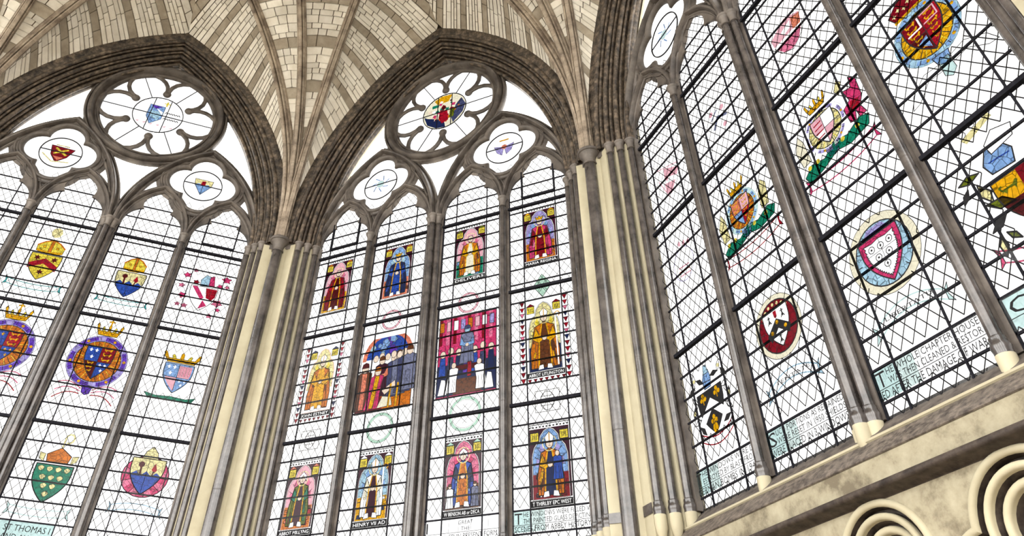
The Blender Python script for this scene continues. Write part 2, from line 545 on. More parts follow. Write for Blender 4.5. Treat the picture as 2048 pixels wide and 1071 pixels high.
# abacus block behind the capitals
aba = [(2.94, .02), (3.06, .16), (3.19, .31), (3.33, .46), (3.50, .53)]
aba_plan = [(u, A - dp) for u, dp in aba] + [refl(u, dp) for u, dp in aba[::-1]] + [refl(3.0, -.1), (3.0, A + .1)]
aba_me = prism(aba_plan, 10.52, 10.71).me('impost', M['tracery'])
PL = {-2: 'far left', -1: 'left', 0: 'right', 1: 'far right'}
for k in range(-2, 6):
    lab = {-2: 'corner pier at the far left beyond the left window', -1: 'cream pier with dark shafts between the left and middle windows',
           0: 'cream pier with tall dark shaft between the middle and right windows', 1: 'corner pier beyond the right window'}.get(k, {2: 'plain corner pier at the right rear of the room', 3: 'plain corner pier at the rear, right of the entrance', 4: 'plain corner pier at the rear, left of the entrance', 5: 'plain corner pier at the left rear of the room'}.get(k))
    p = empty('wall_corner_%s' % {-2: 'far_left', -1: 'left', 0: 'right', 1: 'far_right'}.get(k, 'rear_%d' % k), (0, 0, 0), -k * pi / 4, lab, 'pier', 'structure')
    put('pier_body', pier_me, p)
    if k <= 1:
        put('impost', aba_me, p)
        put('impost_band', band_me, p)
        c = (9.455 * sin(pi / 8), 9.455 * cos(pi / 8), 0)
        for nm, key in (('corner_shaft', 'cshaft'), ('capital', 'ccap')):
            o = put(nm, ME[key], p)
            o.location = c

# ------------------------------------------------------------------ windows: stonework
main_prof = rolls([(.045, .115, .045), (.118, .205, .03), (.178, .285, .05), (.25, .362, .028), (.31, .432, .05), (.385, .505, .028), (.455, .562, .05)], (0, -.012), (.60, .55), .042)
main_prof = main_prof[:1] + [(0, .04)] + main_prof[1:-1] + [(.52, .572), (.535, .585), (.66, .618), (.70, .615), (.74, .50)]
NV = 15
vous = {}
for s in (-1, 1):
    for i in range(NV):
        rows = arch_half(AO, main_prof, i / NV, (i + 1) / NV, 4, 0, s, .0025 if 0 < i < NV - 1 else .0025)
        mb = MB().grid(rows)
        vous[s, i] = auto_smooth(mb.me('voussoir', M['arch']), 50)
core_prof = [(o + .012, h - .012) for o, h in main_prof]
core_me = {s: auto_smooth(MB().grid(arch_half(AO, core_prof, 0, 1, 40, 0, s)).me('arch_joint_mortar', M['mortar']), 50) for s in (-1, 1)}
sub_prof = [(0, -.012), (0, .03), (.02, .058), (.045, .058), (.06, .015), (.078, .02), (.085, .10), (.11, .15), (.135, .162), (.16, .15), (.185, .10), (.192, .02), (.21, .015), (.225, .058), (.25, .058), (.27, .03), (.27, -.012)]
lit_prof = [(0, -.012), (0, .03), (.02, .05), (.04, .05), (.052, .015), (.06, .02), (.068, .085), (.09, .115), (.12, .115), (.142, .085), (.15, .02), (.158, .015), (.17, .05), (.19, .05), (.21, .03), (.21, -.012)]
def arch_me(a, prof, cx, name, n=22):
    mb = MB()
    for s in (-1, 1):
        mb.grid(arch_half(a, prof, 0, 1, n, cx, s))
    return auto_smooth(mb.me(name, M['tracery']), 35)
LC = [-2.326, -.837, .837, 2.326]
ME['sub'] = {c: arch_me(1.38, sub_prof, c, 'sub_arch') for c in (-1.58, 1.58)}
ME['lit'] = arch_me(.63, lit_prof, 0, 'light_arch')
# cusped plate in the head of each light
TREF = [(.66, 10.55), (.63, 10.66), (.618, 10.80), (.575, 10.95), (.49, 11.07), (.39, 11.145), (.285, 11.185), (.318, 11.26), (.33, 11.36), (.295, 11.47), (.21, 11.575), (.10, 11.66), (0, 11.72)]
def cusp_plate():
    outer = arch_outline(.63, .06, 10.45)
    inner = [(-x, z) for x, z in TREF] + TREF[-2::-1]
    inner = [(-.66, 10.40)] + inner + [(.66, 10.40)]
    outer = [(-.72, 10.38), (-.72, 10.55)] + outer[1:-1] + [(.72, 10.55), (.72, 10.38)]
    mb = holed_plate(outer, [inner], -.035, .012)
    # sunk eyes in the spandrels of the cusps
    for s in (-1, 1):
        c = [(.50, 11.20), (.545, 11.06), (.44, 11.14)]
        mb.add([(s * x, -.036, z) for x, z in c], [(0, 1, 2)])
    return mb.me('cusps', M['tracery'])
ME['cusp'] = cusp_plate()
# quatrefoil
QC, QR = .39, .36
def foil_rows(prof, nf, cd, r0, cx, cz, a_off, n=14, free=None):
    out = []
    for k in range(nf):
        ax = a_off + 2 * pi * k / nf
        rows = []
        for o, h in prof:
            r = r0 + o
            if free is None:
                b = pi / nf                         # bisector half angle; end of arc on the bisector
                # point t*(cos b, sin b) with |.. - (cd,0)| = r
                t = cd * cos(b) + sqrt(max(r * r - (cd * sin(b)) ** 2, 1e-9))
                e = atan2(t * sin(b), t * cos(b) - cd)
            else:
                e = free
            row = []
            for i in range(n + 1):
                g = -e + 2 * e * i / n
                x, z = cd + r * cos(g), r * sin(g)
                row.append((cx + x * cos(ax) - z * sin(ax), -h, cz + x * sin(ax) + z * cos(ax)))
            rows.append(row)
        out.append(rows)
    return out
foil_prof = [(0, -.012), (0, .035), (.03, .075), (.06, .09), (.095, .08), (.115, .045), (.15, .035), (.17, .06), (.20, .06), (.215, .02), (.30, .0), (.30, -.012)]
def foil_me(prof, nf, cd, r0, name, a_off=0, free=None, extra=None):
    mb = MB()
    for rows in foil_rows(prof, nf, cd, r0, 0, 0, a_off, 14, free):
        mb.grid(rows)
    if extra:
        extra(mb)
    return auto_smooth(mb.me(name, M['tracery']), 40)
ME['quat'] = foil_me(foil_prof, 4, QC, QR, 'quatrefoil')
ring_prof = [(1.30, -.012), (1.30, .03), (1.325, .062), (1.36, .062), (1.375, .02), (1.41, .012), (1.44, .07), (1.455, .13), (1.49, .172), (1.53, .176), (1.56, .15), (1.572, .10), (1.585, .05), (1.605, .095), (1.64, .10), (1.67, .05), (1.67, -.012)]
ME['ring'] = auto_smooth(MB().grid([[(r * cos(2 * pi * i / 64), -h, r * sin(2 * pi * i / 64)) for i in range(64)] for r, h in ring_prof], True).me('rose_ring', M['tracery']), 40)
pet_prof = [(0, -.012), (0, .025), (.02, .045), (.075, .045), (.10, .025), (.10, -.012)]
def balls(mb):
    for k in range(6):
        a = radians(30 + 60 * k)
        c = (.745 * cos(a), .745 * sin(a))
        rows = []
        for j in range(7):
            ph = -pi / 2 + pi * j / 6
            rows.append([(c[0] + .105 * cos(ph) * cos(t), -.06 * sin(ph), c[1] + .105 * cos(ph) * sin(t)) for t in [2 * pi * i / 12 for i in range(12)]])
        mb.grid(rows, True)
ME['hexa'] = foil_me(pet_prof, 6, .95, .405, 'hexafoil', 0, radians(134), balls)
# mullion cores behind the shafts
ME['core_c'] = MB().box(-.19, .19, -.03, .012, 4.12, 10.68).box(-.12, .12, -.09, -.03, 4.12, 10.66).me('mullion_core', M['tracery'])
ME['jambedge'] = MB().box(2.915, 3.0, -.085, .012, 4.12, 10.68).me('jamb_edge', M['tracery'])
ME['jambedge2'] = MB().box(-3.0, -2.915, -.085, .012, 4.12, 10.68).me('jamb_edge', M['tracery'])
ME['core_m'] = MB().box(-.105, .105, -.02, .012, 4.12, 10.68).box(-.055, .055, -.07, -.02, 4.12, 10.66).me('mullion_core', M['tracery'])
RZ = 14.03
ZBAR = [4.267, 4.597, 4.922, 5.247, 5.572, 5.90, 6.24, 6.59, 6.99, 7.41, 7.80, 8.182, 8.426, 8.573, 8.905, 9.245, 9.587, 9.922, 10.258, 10.383, 10.59, 10.92, 11.25]
THICK = (6.24, 8.426, 10.383)
CS = .347
ME['bar'] = MB().box(-.655, .655, -.012, .008, -.0115, .0115).me('saddle_bar', M['iron'])
ME['tbar'] = MB().box(-.655, .655, -.05, .01, -.025, .025).me('saddle_bar', M['iron'])
ME['stan'] = MB().box(-.009, .009, -.016, .004, 4.10, 11.7).me('stanchion', M['iron'])
ME['edge'] = MB().box(-.012, .012, -.012, .01, 4.10, 11.0).me('edge_bar', M['iron'])
rowz = [4.08] + ZBAR + [11.78]
colu = [-.655, -CS, CS, .655]
pane_me = {}
def pane_mesh(w, h):
    k = (round(w, 3), round(h, 3))
    if k not in pane_me:
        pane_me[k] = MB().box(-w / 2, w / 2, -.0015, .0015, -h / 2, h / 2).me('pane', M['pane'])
    return pane_me[k]
def sector(r0, r1, a0, a1, n=8):
    rows = [[(r * cos(a0 + (a1 - a0) * i / n), 0, r * sin(a0 + (a1 - a0) * i / n)) for i in range(n + 1)] for r in (r0, r1)]
    mb = MB().grid(rows)
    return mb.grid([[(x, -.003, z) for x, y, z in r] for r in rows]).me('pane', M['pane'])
ME['petal'] = [sector(.585, 1.36, radians(60 * k - 30), radians(60 * k + 30)) for k in range(6)]
ME['lobe'] = [sector(.435, .80, radians(90 * k - 45), radians(90 * k + 45)) for k in range(4)]
def ringbar(r, w, n=40):
    rows = [[((r + o) * cos(2 * pi * i / n), y, (r + o) * sin(2 * pi * i / n)) for i in range(n)] for o, y in ((-w, .005), (-w, -.012), (w, -.012), (w, .005))]
    return MB().grid(rows, True).me('medallion_ring', M['lead'])
def disc_pane(r, n=28):
    mb = MB()
    for y in (0, -.003):
        mb.add([(r * cos(2 * pi * i / n), y, r * sin(2 * pi * i / n)) for i in range(n)], [tuple(range(n))])
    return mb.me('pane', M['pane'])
ME['disc58'], ME['disc43'] = disc_pane(.585), disc_pane(.435)
ME['ring58'] = ringbar(.585, .010)
ME['ring43'] = ringbar(.435, .010)
# spandrel glass of the window head: sheet with the lights' own glass left out
head = arch_outline(AO, .02, 10.70)
def circ(x, z, r, n=32):
    return [(x + r * cos(2 * pi * i / n), z + r * sin(2 * pi * i / n)) for i in range(n)]
_holes = [circ(0, 14.03, 1.36)] + [circ(s * 1.58, 12.2, .80) for s in (-1, 1)] + [arch_outline(.63, .06, 10.5, c) for c in (-2.326, -.837, .837, 2.326)]
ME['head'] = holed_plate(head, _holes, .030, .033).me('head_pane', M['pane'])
def bar2(p, q, w=.0095):
    L = sqrt((q[0] - p[0]) ** 2 + (q[1] - p[1]) ** 2)
    ux, uz = (q[0] - p[0]) / L * w, (q[1] - p[1]) / L * w
    c = [(p[0] - uz, p[1] + ux), (p[0] + uz, p[1] - ux), (q[0] + uz, q[1] - ux), (q[0] - uz, q[1] + ux)]
    return [(x, -.010, z) for x, z in c] + [(x, .002, z) for x, z in c], [(0, 1, 2, 3), (0, 4, 5, 1), (2, 6, 7, 3), (1, 5, 6, 2), (3, 7, 4, 0)]
_mb = MB()
for k in range(6):
    a = radians(60 * k)
    _mb.add(*bar2((.585 * cos(a), .585 * sin(a)), (1.37 * cos(a), 1.37 * sin(a))))
_mb.add(*bar2((-.585, 0), (.585, 0), .011)).add(*bar2((-.19, -.55), (-.19, .55))).add(*bar2((.19, -.55), (.19, .55)))
ME['rosebars'] = _mb.me('rose_bars', M['iron'])
ME['quatbar'] = MB().add(*bar2((-.435, 0), (.435, 0), .011)).me('saddle_bar', M['iron'])

WL = ['tall traceried window at the left with heraldic shields and a hexafoil rose',
      'tall traceried window in the middle with rows of stained figure panels',
      'tall traceried window at the right seen close with inscriptions along its foot']
WIN = []
for f in range(3):
    w = empty('window_%d' % (f + 1), face_loc(f), face_rot(f), WL[f], 'window', 'structure')
    WIN.append(w)
    def P(name, me, x=0, d=0, z=0):
        o = put(name, me, w)
        o.location = (x, -d, z)
        return o
    for s in (-1, 1):
        P('arch_joint_mortar', core_me[s])
        for i in range(NV):
            P('voussoir', vous[s, i])
        for u, dp in JAMB:
            P('jamb_shaft', ME['shaft'], s * u, dp)
            P('jamb_capital', ME['capital'], s * u, dp)
            P('jamb_base', ME['base'], s * u, dp)
            P('jamb_pedestal', ME['pedestal'], s * u, dp)
        P('jamb_edge', ME['jambedge' if s > 0 else 'jambedge2'])
        P('sub_arch', ME['sub'][s * 1.58])
        P('quatrefoil', ME['quat'], s * 1.58, 0, 12.2)
        for k in range(4):
            P('pane', ME['lobe'][k], s * 1.58, -.02, 12.2)
        P('pane', ME['disc43'], s * 1.58, -.02, 12.2)
        P('medallion_ring', ME['ring43'], s * 1.58, -.01, 12.2)
        P('saddle_bar', ME['quatbar'], s * 1.58, .005, 12.2)
        P('mullion_core', ME['core_m'], s * 1.581)
        P('mullion_shaft', ME['shaft'], s * 1.581, .10)
        P('mullion_capital', ME['capital'], s * 1.581, .10)
        P('mullion_base', ME['base'], s * 1.581, .10)
        P('mullion_pedestal', ME['pedestal'], s * 1.581, .10)
    P('mullion_core', ME['core_c'])
    for x, dp in ((0, .155), (-.098, .075), (.098, .075)):
        P('mullion_shaft', ME['shaft'], x, dp)
        P('mullion_capital', ME['capital'], x, dp)
        P('mullion_base', ME['base'], x, dp)
        P('mullion_pedestal', ME['pedestal'], x, dp)
    P('rose_ring', ME['ring'], 0, 0, RZ)
    P('hexafoil', ME['hexa'], 0, 0, RZ)
    P('rose_bars', ME['rosebars'], 0, 0, RZ)
    P('pane', ME['disc58'], 0, -.02, RZ)
    P('medallion_ring', ME['ring58'], 0, 0, RZ)
    for k in range(6):
        P('pane', ME['petal'][k], 0, -.02, RZ)
    P('head_pane', ME['head'])
    for c in LC:
        P('light_arch', ME['lit'], c)
        P('cusps', ME['cusp'], c)
        for s in (-1, 1):
            P('stanchion', ME['stan'], c + s * CS)
            P('edge_bar', ME['edge'], c + s * .635)
        for z in ZBAR:
            P('saddle_bar', ME['tbar'] if z in THICK else ME['bar'], c, 0, z)
        for j in range(len(rowz) - 1):
            for i in ((0, 1, 2) if j < len(rowz) - 2 else (1,)):
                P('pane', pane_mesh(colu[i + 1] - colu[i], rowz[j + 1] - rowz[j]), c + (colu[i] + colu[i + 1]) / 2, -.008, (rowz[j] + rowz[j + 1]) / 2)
        if (f == 0 and c == LC[3]) or (f == 1 and c in (LC[0], LC[3])):
            fr = MB().box(-.362, .362, -.04, .01, 10.575, 10.625).box(-.362, -.332, -.04, .01, 10.6, 11.3).box(.332, .362, -.04, .01, 10.6, 11.3)
            P('casement_frame', fr.me('casement_frame', M['iron']), c)
# ================================================================== THE VAULT
RB = 9.3
def corner(k):
    a = radians(22.5 + 45 * k)
    return Vector((RB * sin(a), RB * cos(a)))
def rib_dir(k, beta):
    a = radians(22.5 + 45 * k)
    dr = Vector((-sin(a), -cos(a)))
    b = radians(beta)
    return Vector((dr.x * cos(b) - dr.y * sin(b), dr.x * sin(b) + dr.y * cos(b)))
BETA = 30
def base_pt(k, beta):                               # the outer ribs start a hand's breadth beside the middle one
    a = radians(22.5 + 45 * k)
    return corner(k) + Vector((cos(a), -sin(a))) * (-.085 if beta < 0 else .085 if beta > 0 else 0)
RIB = {0: (7.25, 4.45), BETA: (7.6, 4.49), -BETA: (7.6, 4.49)}
def rib_pt(k, beta, t, up=0.0):
    """t in 0..1 along the rib; up = lift along the in-plane normal towards the web"""
    R, D = RIB[beta]
    amax = acos((R - D) / R)
    an = amax * t
    r = R + up
    dd = R - r * cos(an)
    z = 10.7 + r * sin(an)
    c = base_pt(k, beta) + rib_dir(k, beta) * dd
    return Vector((c.x, c.y, z))
half = [(.112, .24), (.112, .17), (.085, .145), (.10, .105), (.09, .07), (.066, .06), (.042, .085), (.04, .05), (.05, .025), (.036, .0)]
rib_prof = [(-h, o) for h, o in half] + [(h, o) for h, o in half[::-1]]
def rib_seg(beta, t0, t1, gap, n=3, shrink=0):
    R, D = RIB[beta]
    amax = acos((R - D) / R)
    rows = []
    for i in range(n + 1):
        an = amax * (t0 + (t1 - t0) * i / n) + (gap / R if i == 0 else -gap / R if i == n else 0)
        rows.append([(R - (R + o + shrink) * cos(an), h * (1 - shrink * 4), (R + o + shrink) * sin(an)) for h, o in rib_prof])
    return MB().grid(rows)
NR = 17
RSEG = {b: [auto_smooth(rib_seg(b, i / NR, (i + 1) / NR, .0025).me('voussoir', M['rib']), 45) for i in range(NR)] for b in (0, BETA)}
RCORE = {b: auto_smooth(rib_seg(b, 0, 1, 0, 40, .012).me('rib_joint_mortar', M['mortar']), 45) for b in (0, BETA)}
PN = {-2: 'far left pier', -1: 'pier between the left and middle windows', 0: 'pier between the middle and right windows', 1: 'far right pier'}
for k in (-2, -1, 0, 1):
    for b in (-BETA, 0, BETA):
        c = base_pt(k, b)
        dr = rib_dir(k, b)
        # beta > 0 turns clockwise seen from above or not: name by the wall it leans towards
        lean = 'middle rib' if b == 0 else ('left-hand rib' if b < 0 else 'right-hand rib')
        r = empty('vault_rib', (c.x, c.y, 10.7), atan2(dr.y, dr.x), '%s rising from the %s' % (lean, PN[k]), 'vault rib', 'structure')
        put('rib_joint_mortar', RCORE[abs(b)], r)
        for i in range(NR):
            put('voussoir', RSEG[abs(b)][i], r)

WO, WD = .685, .61
def wall_pt(f, side, t):
    """edge of the web on the wall arch of face f; side +1 right half"""
    r = 2 * AO + WO
    an = acos(AO / r) * t
    u = side * (-AO + r * cos(an))
    a = face_rot(f)
    y = A - WD
    return Vector((u * cos(a) - y * sin(a), u * sin(a) + y * cos(a), ZS + r * sin(an)))
UP = .20
SH, BUL = .17, .15
def surf_wall(f, side):
    k = f - 1 if side > 0 else f - 2                # corner at that end of the wall
    b = -BETA if side > 0 else BETA
    apex, tip = wall_pt(f, side, 1), rib_pt(k, b, 1, UP)
    def S(s, t):
        """s runs up the web to 1 + SH; every course is a straight line that leans across the web
        from the wall arch (or, past its apex, from the ridge) to the rib"""
        sh = SH * min(1.0, s * s)
        if s <= 1:
            p, ta = wall_pt(f, side, s), 0.0
        else:
            ta = min(.995, (s - 1) / SH)
            p = apex.lerp(tip, ta)
        q = rib_pt(k, b, min(1.0, s - sh), UP)
        tt = max(t, ta)
        v = p.lerp(q, (tt - ta) / (1 - ta))
        v.z += BUL * min(1.0, s * s) * sin(pi * tt)
        return v
    return S
def surf_corner(k, side):
    b = BETA if side > 0 else -BETA
    def S(s, t):
        v = rib_pt(k, 0, s, UP).lerp(rib_pt(k, b, s, UP), t)
        v.z += .10 * s * sin(pi * t)
        return v
    return S
def web_shell(S, lift, ns=30, nt=8, top=1.0):
    rows = []
    for i in range(ns + 1):
        row = []
        for j in range(nt + 1):
            v = S(top * i / ns, j / nt)
            row.append((v.x, v.y, v.z + lift))
        rows.append(row)
    return MB().grid(rows)
def web(S0, label, s0, ncrs, size, dark_every, ph, sh=0.0):
    S = S0
    w = put('vault_web', auto_smooth(web_shell(S, .035, top=1.0 + sh).me('vault_web', M['mortar']), 60), None, label, 'vault web', 'structure')
    # course heights: five light courses then a broad brown one
    hts, cols = [], []
    i = ph
    while len(hts) < ncrs:
        dk = i % dark_every == dark_every - 1
        hts.append(1.45 if dk else rnd.choice((.7, .85, 1.0, 1.2)))
        cols.append(dk)
        i += 1
    tot = sum(hts)
    def C(c, t):                                        # courses lean across the web and are cut off at the ridge
        return S0(c, t)
    c0, top = s0, 1.0 + sh
    cnt = 0
    run = (S(1, .5) - S(s0, .5)).length
    for h, dk in zip(hts, cols):
        c1 = c0 + h / tot * (top - s0)
        L = (C(c0, 1) - C(c0, 0)).length
        sz = size * (1.25 if dk else rnd.choice((.75, 1.0, 1.2)))
        n = max(1, round(L / sz))
        ta = max(0.0, (c0 - 1.0) / sh) if sh else 0.0
        cuts = [0] + sorted(min(.98, max(.02, (j + rnd.uniform(-.28, .28)) / n)) for j in range(1, n)) + [1]
        gs = .011 / max(run, .1)
        gt = .011 / max(L, .05)
        for a, b in zip(cuts, cuts[1:]):
            a = max(a, ta)
            if b - a < 3 * gt:
                continue
            pts = [C(c0 + gs, a + gt), C(c0 + gs, b - gt), C(c1 - gs, b - gt), C(c1 - gs, a + gt)]
            if (pts[0] - pts[3]).length + (pts[1] - pts[2]).length < .02:
                continue
            d = rnd.uniform(-.006, .006)
            lo = [(p.x, p.y, p.z + d) for p in pts]
            hi = [(p.x, p.y, p.z + .06) for p in pts]
            me = mesh('stone', lo + hi, [(3, 2, 1, 0), (0, 1, 5, 4), (1, 2, 6, 5), (2, 3, 7, 6), (3, 0, 4, 7)], [M['vaultdark' if dk else 'vault']])
            put('stone', me, w)
            cnt += 1
        c0 = c1
    return cnt
webs = []
for f, nm in ((0, 'left'), (1, 'middle'), (2, 'right')):
    for side in (-1, 1):
        if f == 2 and side > 0:
            continue
        n = web(surf_wall(f, side), 'banded stone vault web over the %s half of the %s window' % ('left' if side < 0 else 'right', nm), .10, 54, .40, 6, f * 2 + side, SH)
        webs.append(n)
for k in (-2, -1, 0):
    for side in (-1, 1):
        n = web(surf_corner(k, side), 'narrow stone vault web between the ribs of the %s, %s side' % (PN[k], 'left' if side < 0 else 'right'), .16, 36, .33, 6, k + 5)
        webs.append(n)
print('web stones', webs)
# plain shell over the part of the room that is out of the picture
mb = MB()
for f in range(8):
    for side in (-1, 1):
        if not (f < 2 or (f == 2 and side < 0)):
            g = web_shell(surf_wall(f, side), .035, top=1.0 + SH)
            mb.add(g.v, g.f)
for k in range(-2, 6):
    for side in (-1, 1):
        if k > 0:
            g = web_shell(surf_corner(k, side), .035)
            mb.add(g.v, g.f)
ring = []
for k in range(8):
    ring.append(rib_pt(k, BETA, 1, UP))
    ring.append(rib_pt(k, 0, 1, UP))
ring.sort(key=lambda p: atan2(p.y, p.x))
cap = [(p.x, p.y, p.z + .03) for p in ring]
inner = [(p.x * .2, p.y * .2, 13.0) for p in ring]
n = len(ring)
mb.add(cap + inner, [(i, (i + 1) % n, n + (i + 1) % n, n + i) for i in range(n)])
put('ceiling', mb.me('ceiling', M['vault']), None, 'pale stone vault over the rest of the octagonal room', 'ceiling', 'structure')
# ================================================================== STAINED GLASS
_fc = {}
def text_tris(t):
    """triangles of a line of capitals, unit height, starting at x = 0"""
    if t in _fc:
        return _fc[t]
    cu = bpy.data.curves.new('lettering', 'FONT')
    cu.body = t
    cu.resolution_u = 2
    ob = bpy.data.objects.new('lettering', cu)
    COL.objects.link(ob)
    dg = bpy.context.evaluated_depsgraph_get()
    me = bpy.data.meshes.new_from_object(ob.evaluated_get(dg))
    vs = [(v.co.x, v.co.y) for v in me.vertices]
    fs = [tuple(p.vertices) for p in me.polygons]
    bpy.data.objects.remove(ob, do_unlink=True)
    bpy.data.curves.remove(cu)
    bpy.data.meshes.remove(me)
    x0 = min(v[0] for v in vs)
    hh = .73
    vs = [((x - x0) / hh, y / hh) for x, y in vs]
    _fc[t] = (vs, fs, max(v[0] for v in vs))
    return _fc[t]
def text_into(art, t, x0, x1, z0, h, c='white'):
    vs, fs, w = text_tris(t)
    k = (x1 - x0) / w
    for f in fs:
        art.poly([(x0 + vs[i][0] * k, z0 + vs[i][1] * h) for i in f], c)
def lettering(parent, lines, dep=.024):
    """lines: (text, x0, x1, z base, height)"""
    mb = MB()
    for t, x0, x1, z0, h in lines:
        vs, fs, w = text_tris(t)
        k = (x1 - x0) / w
        mb.add([(x0 + x * k, -dep, z0 + z * h) for x, z in vs], fs)
    return put('lettering', mb.me('lettering', M['lead']), parent, 'black painted capitals', None, 'stuff')

EXC = {}                                             # regions of each light without diamond leading
def exclude(f, li, kind, *a):
    EXC.setdefault((f, li), []).append((kind, a))
def shield_pts(cx, zt, w, h, n=8):
    r = [(w / 2 * (1 - (i / n) ** 2.1), -h * (.22 + .78 * i / n)) for i in range(n + 1)]
    pts = [(cx + w / 2, zt)] + [(cx + x, zt + z) for x, z in r] + [(cx - x, zt + z) for x, z in r[-2::-1]] + [(cx - w / 2, zt)]
    return pts[::-1]
def star(a, x, z, r, c, n=6, k=.45):
    a.poly([(x + (r if i % 2 == 0 else r * k) * sin(pi * i / n), z + (r if i % 2 == 0 else r * k) * cos(pi * i / n)) for i in range(2 * n)], c)
def mitre(p, cx, z0, w, h, name='mitre'):
    a = Art()
    pts = [(cx - w * .5, z0 + h * .12), (cx - w * .52, z0 + h * .5), (cx - w * .28, z0 + h * .82), (cx, z0 + h), (cx + w * .28, z0 + h * .82), (cx + w * .52, z0 + h * .5), (cx + w * .5, z0 + h * .12), (cx + w * .2, z0), (cx - w * .2, z0)]
    a.shape(pts, 'yellow')
    a.poly([(cx - w * .055, z0 + h * .1), (cx + w * .055, z0 + h * .1), (cx + w * .05, z0 + h * .97), (cx - w * .05, z0 + h * .97)], 'orange')
    a.poly([(cx - w * .5, z0 + h * .12), (cx - w * .2, z0), (cx + w * .2, z0), (cx + w * .5, z0 + h * .12), (cx + w * .48, z0 + h * .25), (cx, z0 + h * .14), (cx - w * .48, z0 + h * .25)], 'gold')
    for s in (-1, 1):
        a.line([(cx + s * w * .52, z0 + h * .5), (cx + s * w * .28, z0 + h * .8), (cx, z0 + h * .97)], .03, 'orange')
        a.line([(cx + s * w * .06, z0 + h * .12), (cx + s * w * .06, z0 + h * .9)], .008)
        a.disc(cx + s * w * .25, z0 + h * .45, w * .06, 'gold', 8, w=.007)
    return a.build(name, p)
def ribbon(p, x0, x1, z, h, sag, col='teal', edge=None, text=None, name='ribbon'):
    a = Art()
    n = 14
    up = [(x0 + (x1 - x0) * i / n, z + h / 2 + sag * (4 * (i / n - .5) ** 2)) for i in range(n + 1)]
    lo = [(x, q - h) for x, q in up]
    a.poly(up + lo[::-1], 'white')
    a.line(up, .016, col).line(lo, .016, col)
    for i, s in ((0, -1), (n, 1)):
        x, q = up[i]
        a.shape([(x, q), (x + s * .05, q + .05), (x + s * .02, q - h * .5), (x + s * .06, q - h - .04), (x, q - h)], col, .008)
    o = a.build(name, p, .021)
    if text:
        lettering(o, [(text, x0 + .12, x1 - .12, z - h * .22 + sag * .15, h * .45)], .003)
    return o
def crown(p, cx, z0, w, h, name='crown', cross=True):
    a = Art()
    a.shape([(cx - w * .42, z0), (cx + w * .42, z0), (cx + w * .5, z0 + h * .32), (cx - w * .5, z0 + h * .32)], 'gold')
    for i in range(5):
        x = cx + w * (-.46 + .23 * i)
        xx = cx + w * (-.54 + .27 * i)
        hh = h * (.86 if i % 2 == 0 else .66)
        a.shape([(x - w * .06, z0 + h * .32), (x + w * .06, z0 + h * .32), (xx + w * .05, z0 + hh * .85), (xx, z0 + hh), (xx - w * .05, z0 + hh * .85)], 'yellow' if i % 2 else 'gold', .008)
    for i in range(6):
        a.disc(cx + w * (-.35 + .14 * i), z0 + h * .16, w * .03, 'orange', 6)
    if cross:
        a.line([(cx, z0 + h * .8), (cx, z0 + h * 1.12)], .03, 'gold').line([(cx - .05, z0 + h * 1.02), (cx + .05, z0 + h * 1.02)], .03, 'gold')
    return a.build(name, p)
def lion(a, x, z, s, c):
    a.poly([(x - s, z - s * .25), (x - s * .6, z + s * .12), (x + s * .4, z + s * .15), (x + s * .75, z + s * .5), (x + s, z + s * .3), (x + s * .8, z - s * .05), (x + s * .55, z - s * .5), (x + s * .4, z - s * .1), (x - s * .3, z - s * .1), (x - s * .5, z - s * .5), (x - s * .7, z - s * .15)], c)
    a.line([(x - s * .8, z), (x - s, z + s * .45), (x - s * .75, z + s * .55)], s * .2, c)
def lions(a, x0, x1, z0, z1, c='gold', n=3):
    for i in range(n):
        lion(a, (x0 + x1) / 2, z0 + (z1 - z0) * (i + .5) / n, min((x1 - x0) * .42, (z1 - z0) / n * .75), c)
def lilies(a, x0, x1, z0, z1, c='white', n=3):
    for x, z in ((.27, .75), (.73, .75), (.5, .3))[:n]:
        cx, cz, s = x0 + (x1 - x0) * x, z0 + (z1 - z0) * z, min(x1 - x0, z1 - z0) * .17
        star(a, cx, cz, s, c, 4, .4)
        a.poly([(cx - s * .5, cz - s * .9), (cx + s * .5, cz - s * .9), (cx, cz + s * .3)], c)
def quarterly(a, pts, cx, zt, w, h, q):
    """clip by drawing: four quarters drawn inside the shield outline via inner polygons"""
    zm = zt - h * .47
    L = [p for p in pts]
    a.shape(pts, q[3], .014)
    low = [p for p in pts if p[1] < zm]
    def side(s):
        r = [p for p in low if (p[0] - cx) * s >= -1e-6]
        return sorted(r, key=lambda p: -p[1])
    a.poly([(cx - w / 2, zt), (cx, zt), (cx, zm), (cx - w / 2 * .97, zm)], q[0])
    a.poly([(cx, zt), (cx + w / 2, zt), (cx + w / 2 * .97, zm), (cx, zm)], q[1])
    a.poly([(cx - w / 2 * .97, zm)] + side(-1) + [(cx, zt - h), (cx, zm)], q[2])
    for (x0, x1, z0, z1), c in zip(((cx - w * .46, cx - w * .04, zm, zt), (cx + w * .04, cx + w * .46, zm, zt), (cx - w * .4, cx - w * .03, zt - h * .82, zm), (cx + w * .03, cx + w * .4, zt - h * .82, zm)), q[4]):
        if c == 'lions':
            lions(a, x0, x1, z0, z1)
        elif c == 'lilies':
            lilies(a, x0, x1, z0, z1)
        elif c == 'goldlilies':
            lilies(a, x0, x1, z0, z1, 'gold')
    a.line([(cx, zt), (cx, zt - h)], .01).line([(cx - w / 2, zm), (cx + w / 2, zm)], .01)
    a.line(pts, .016, 'lead', True)
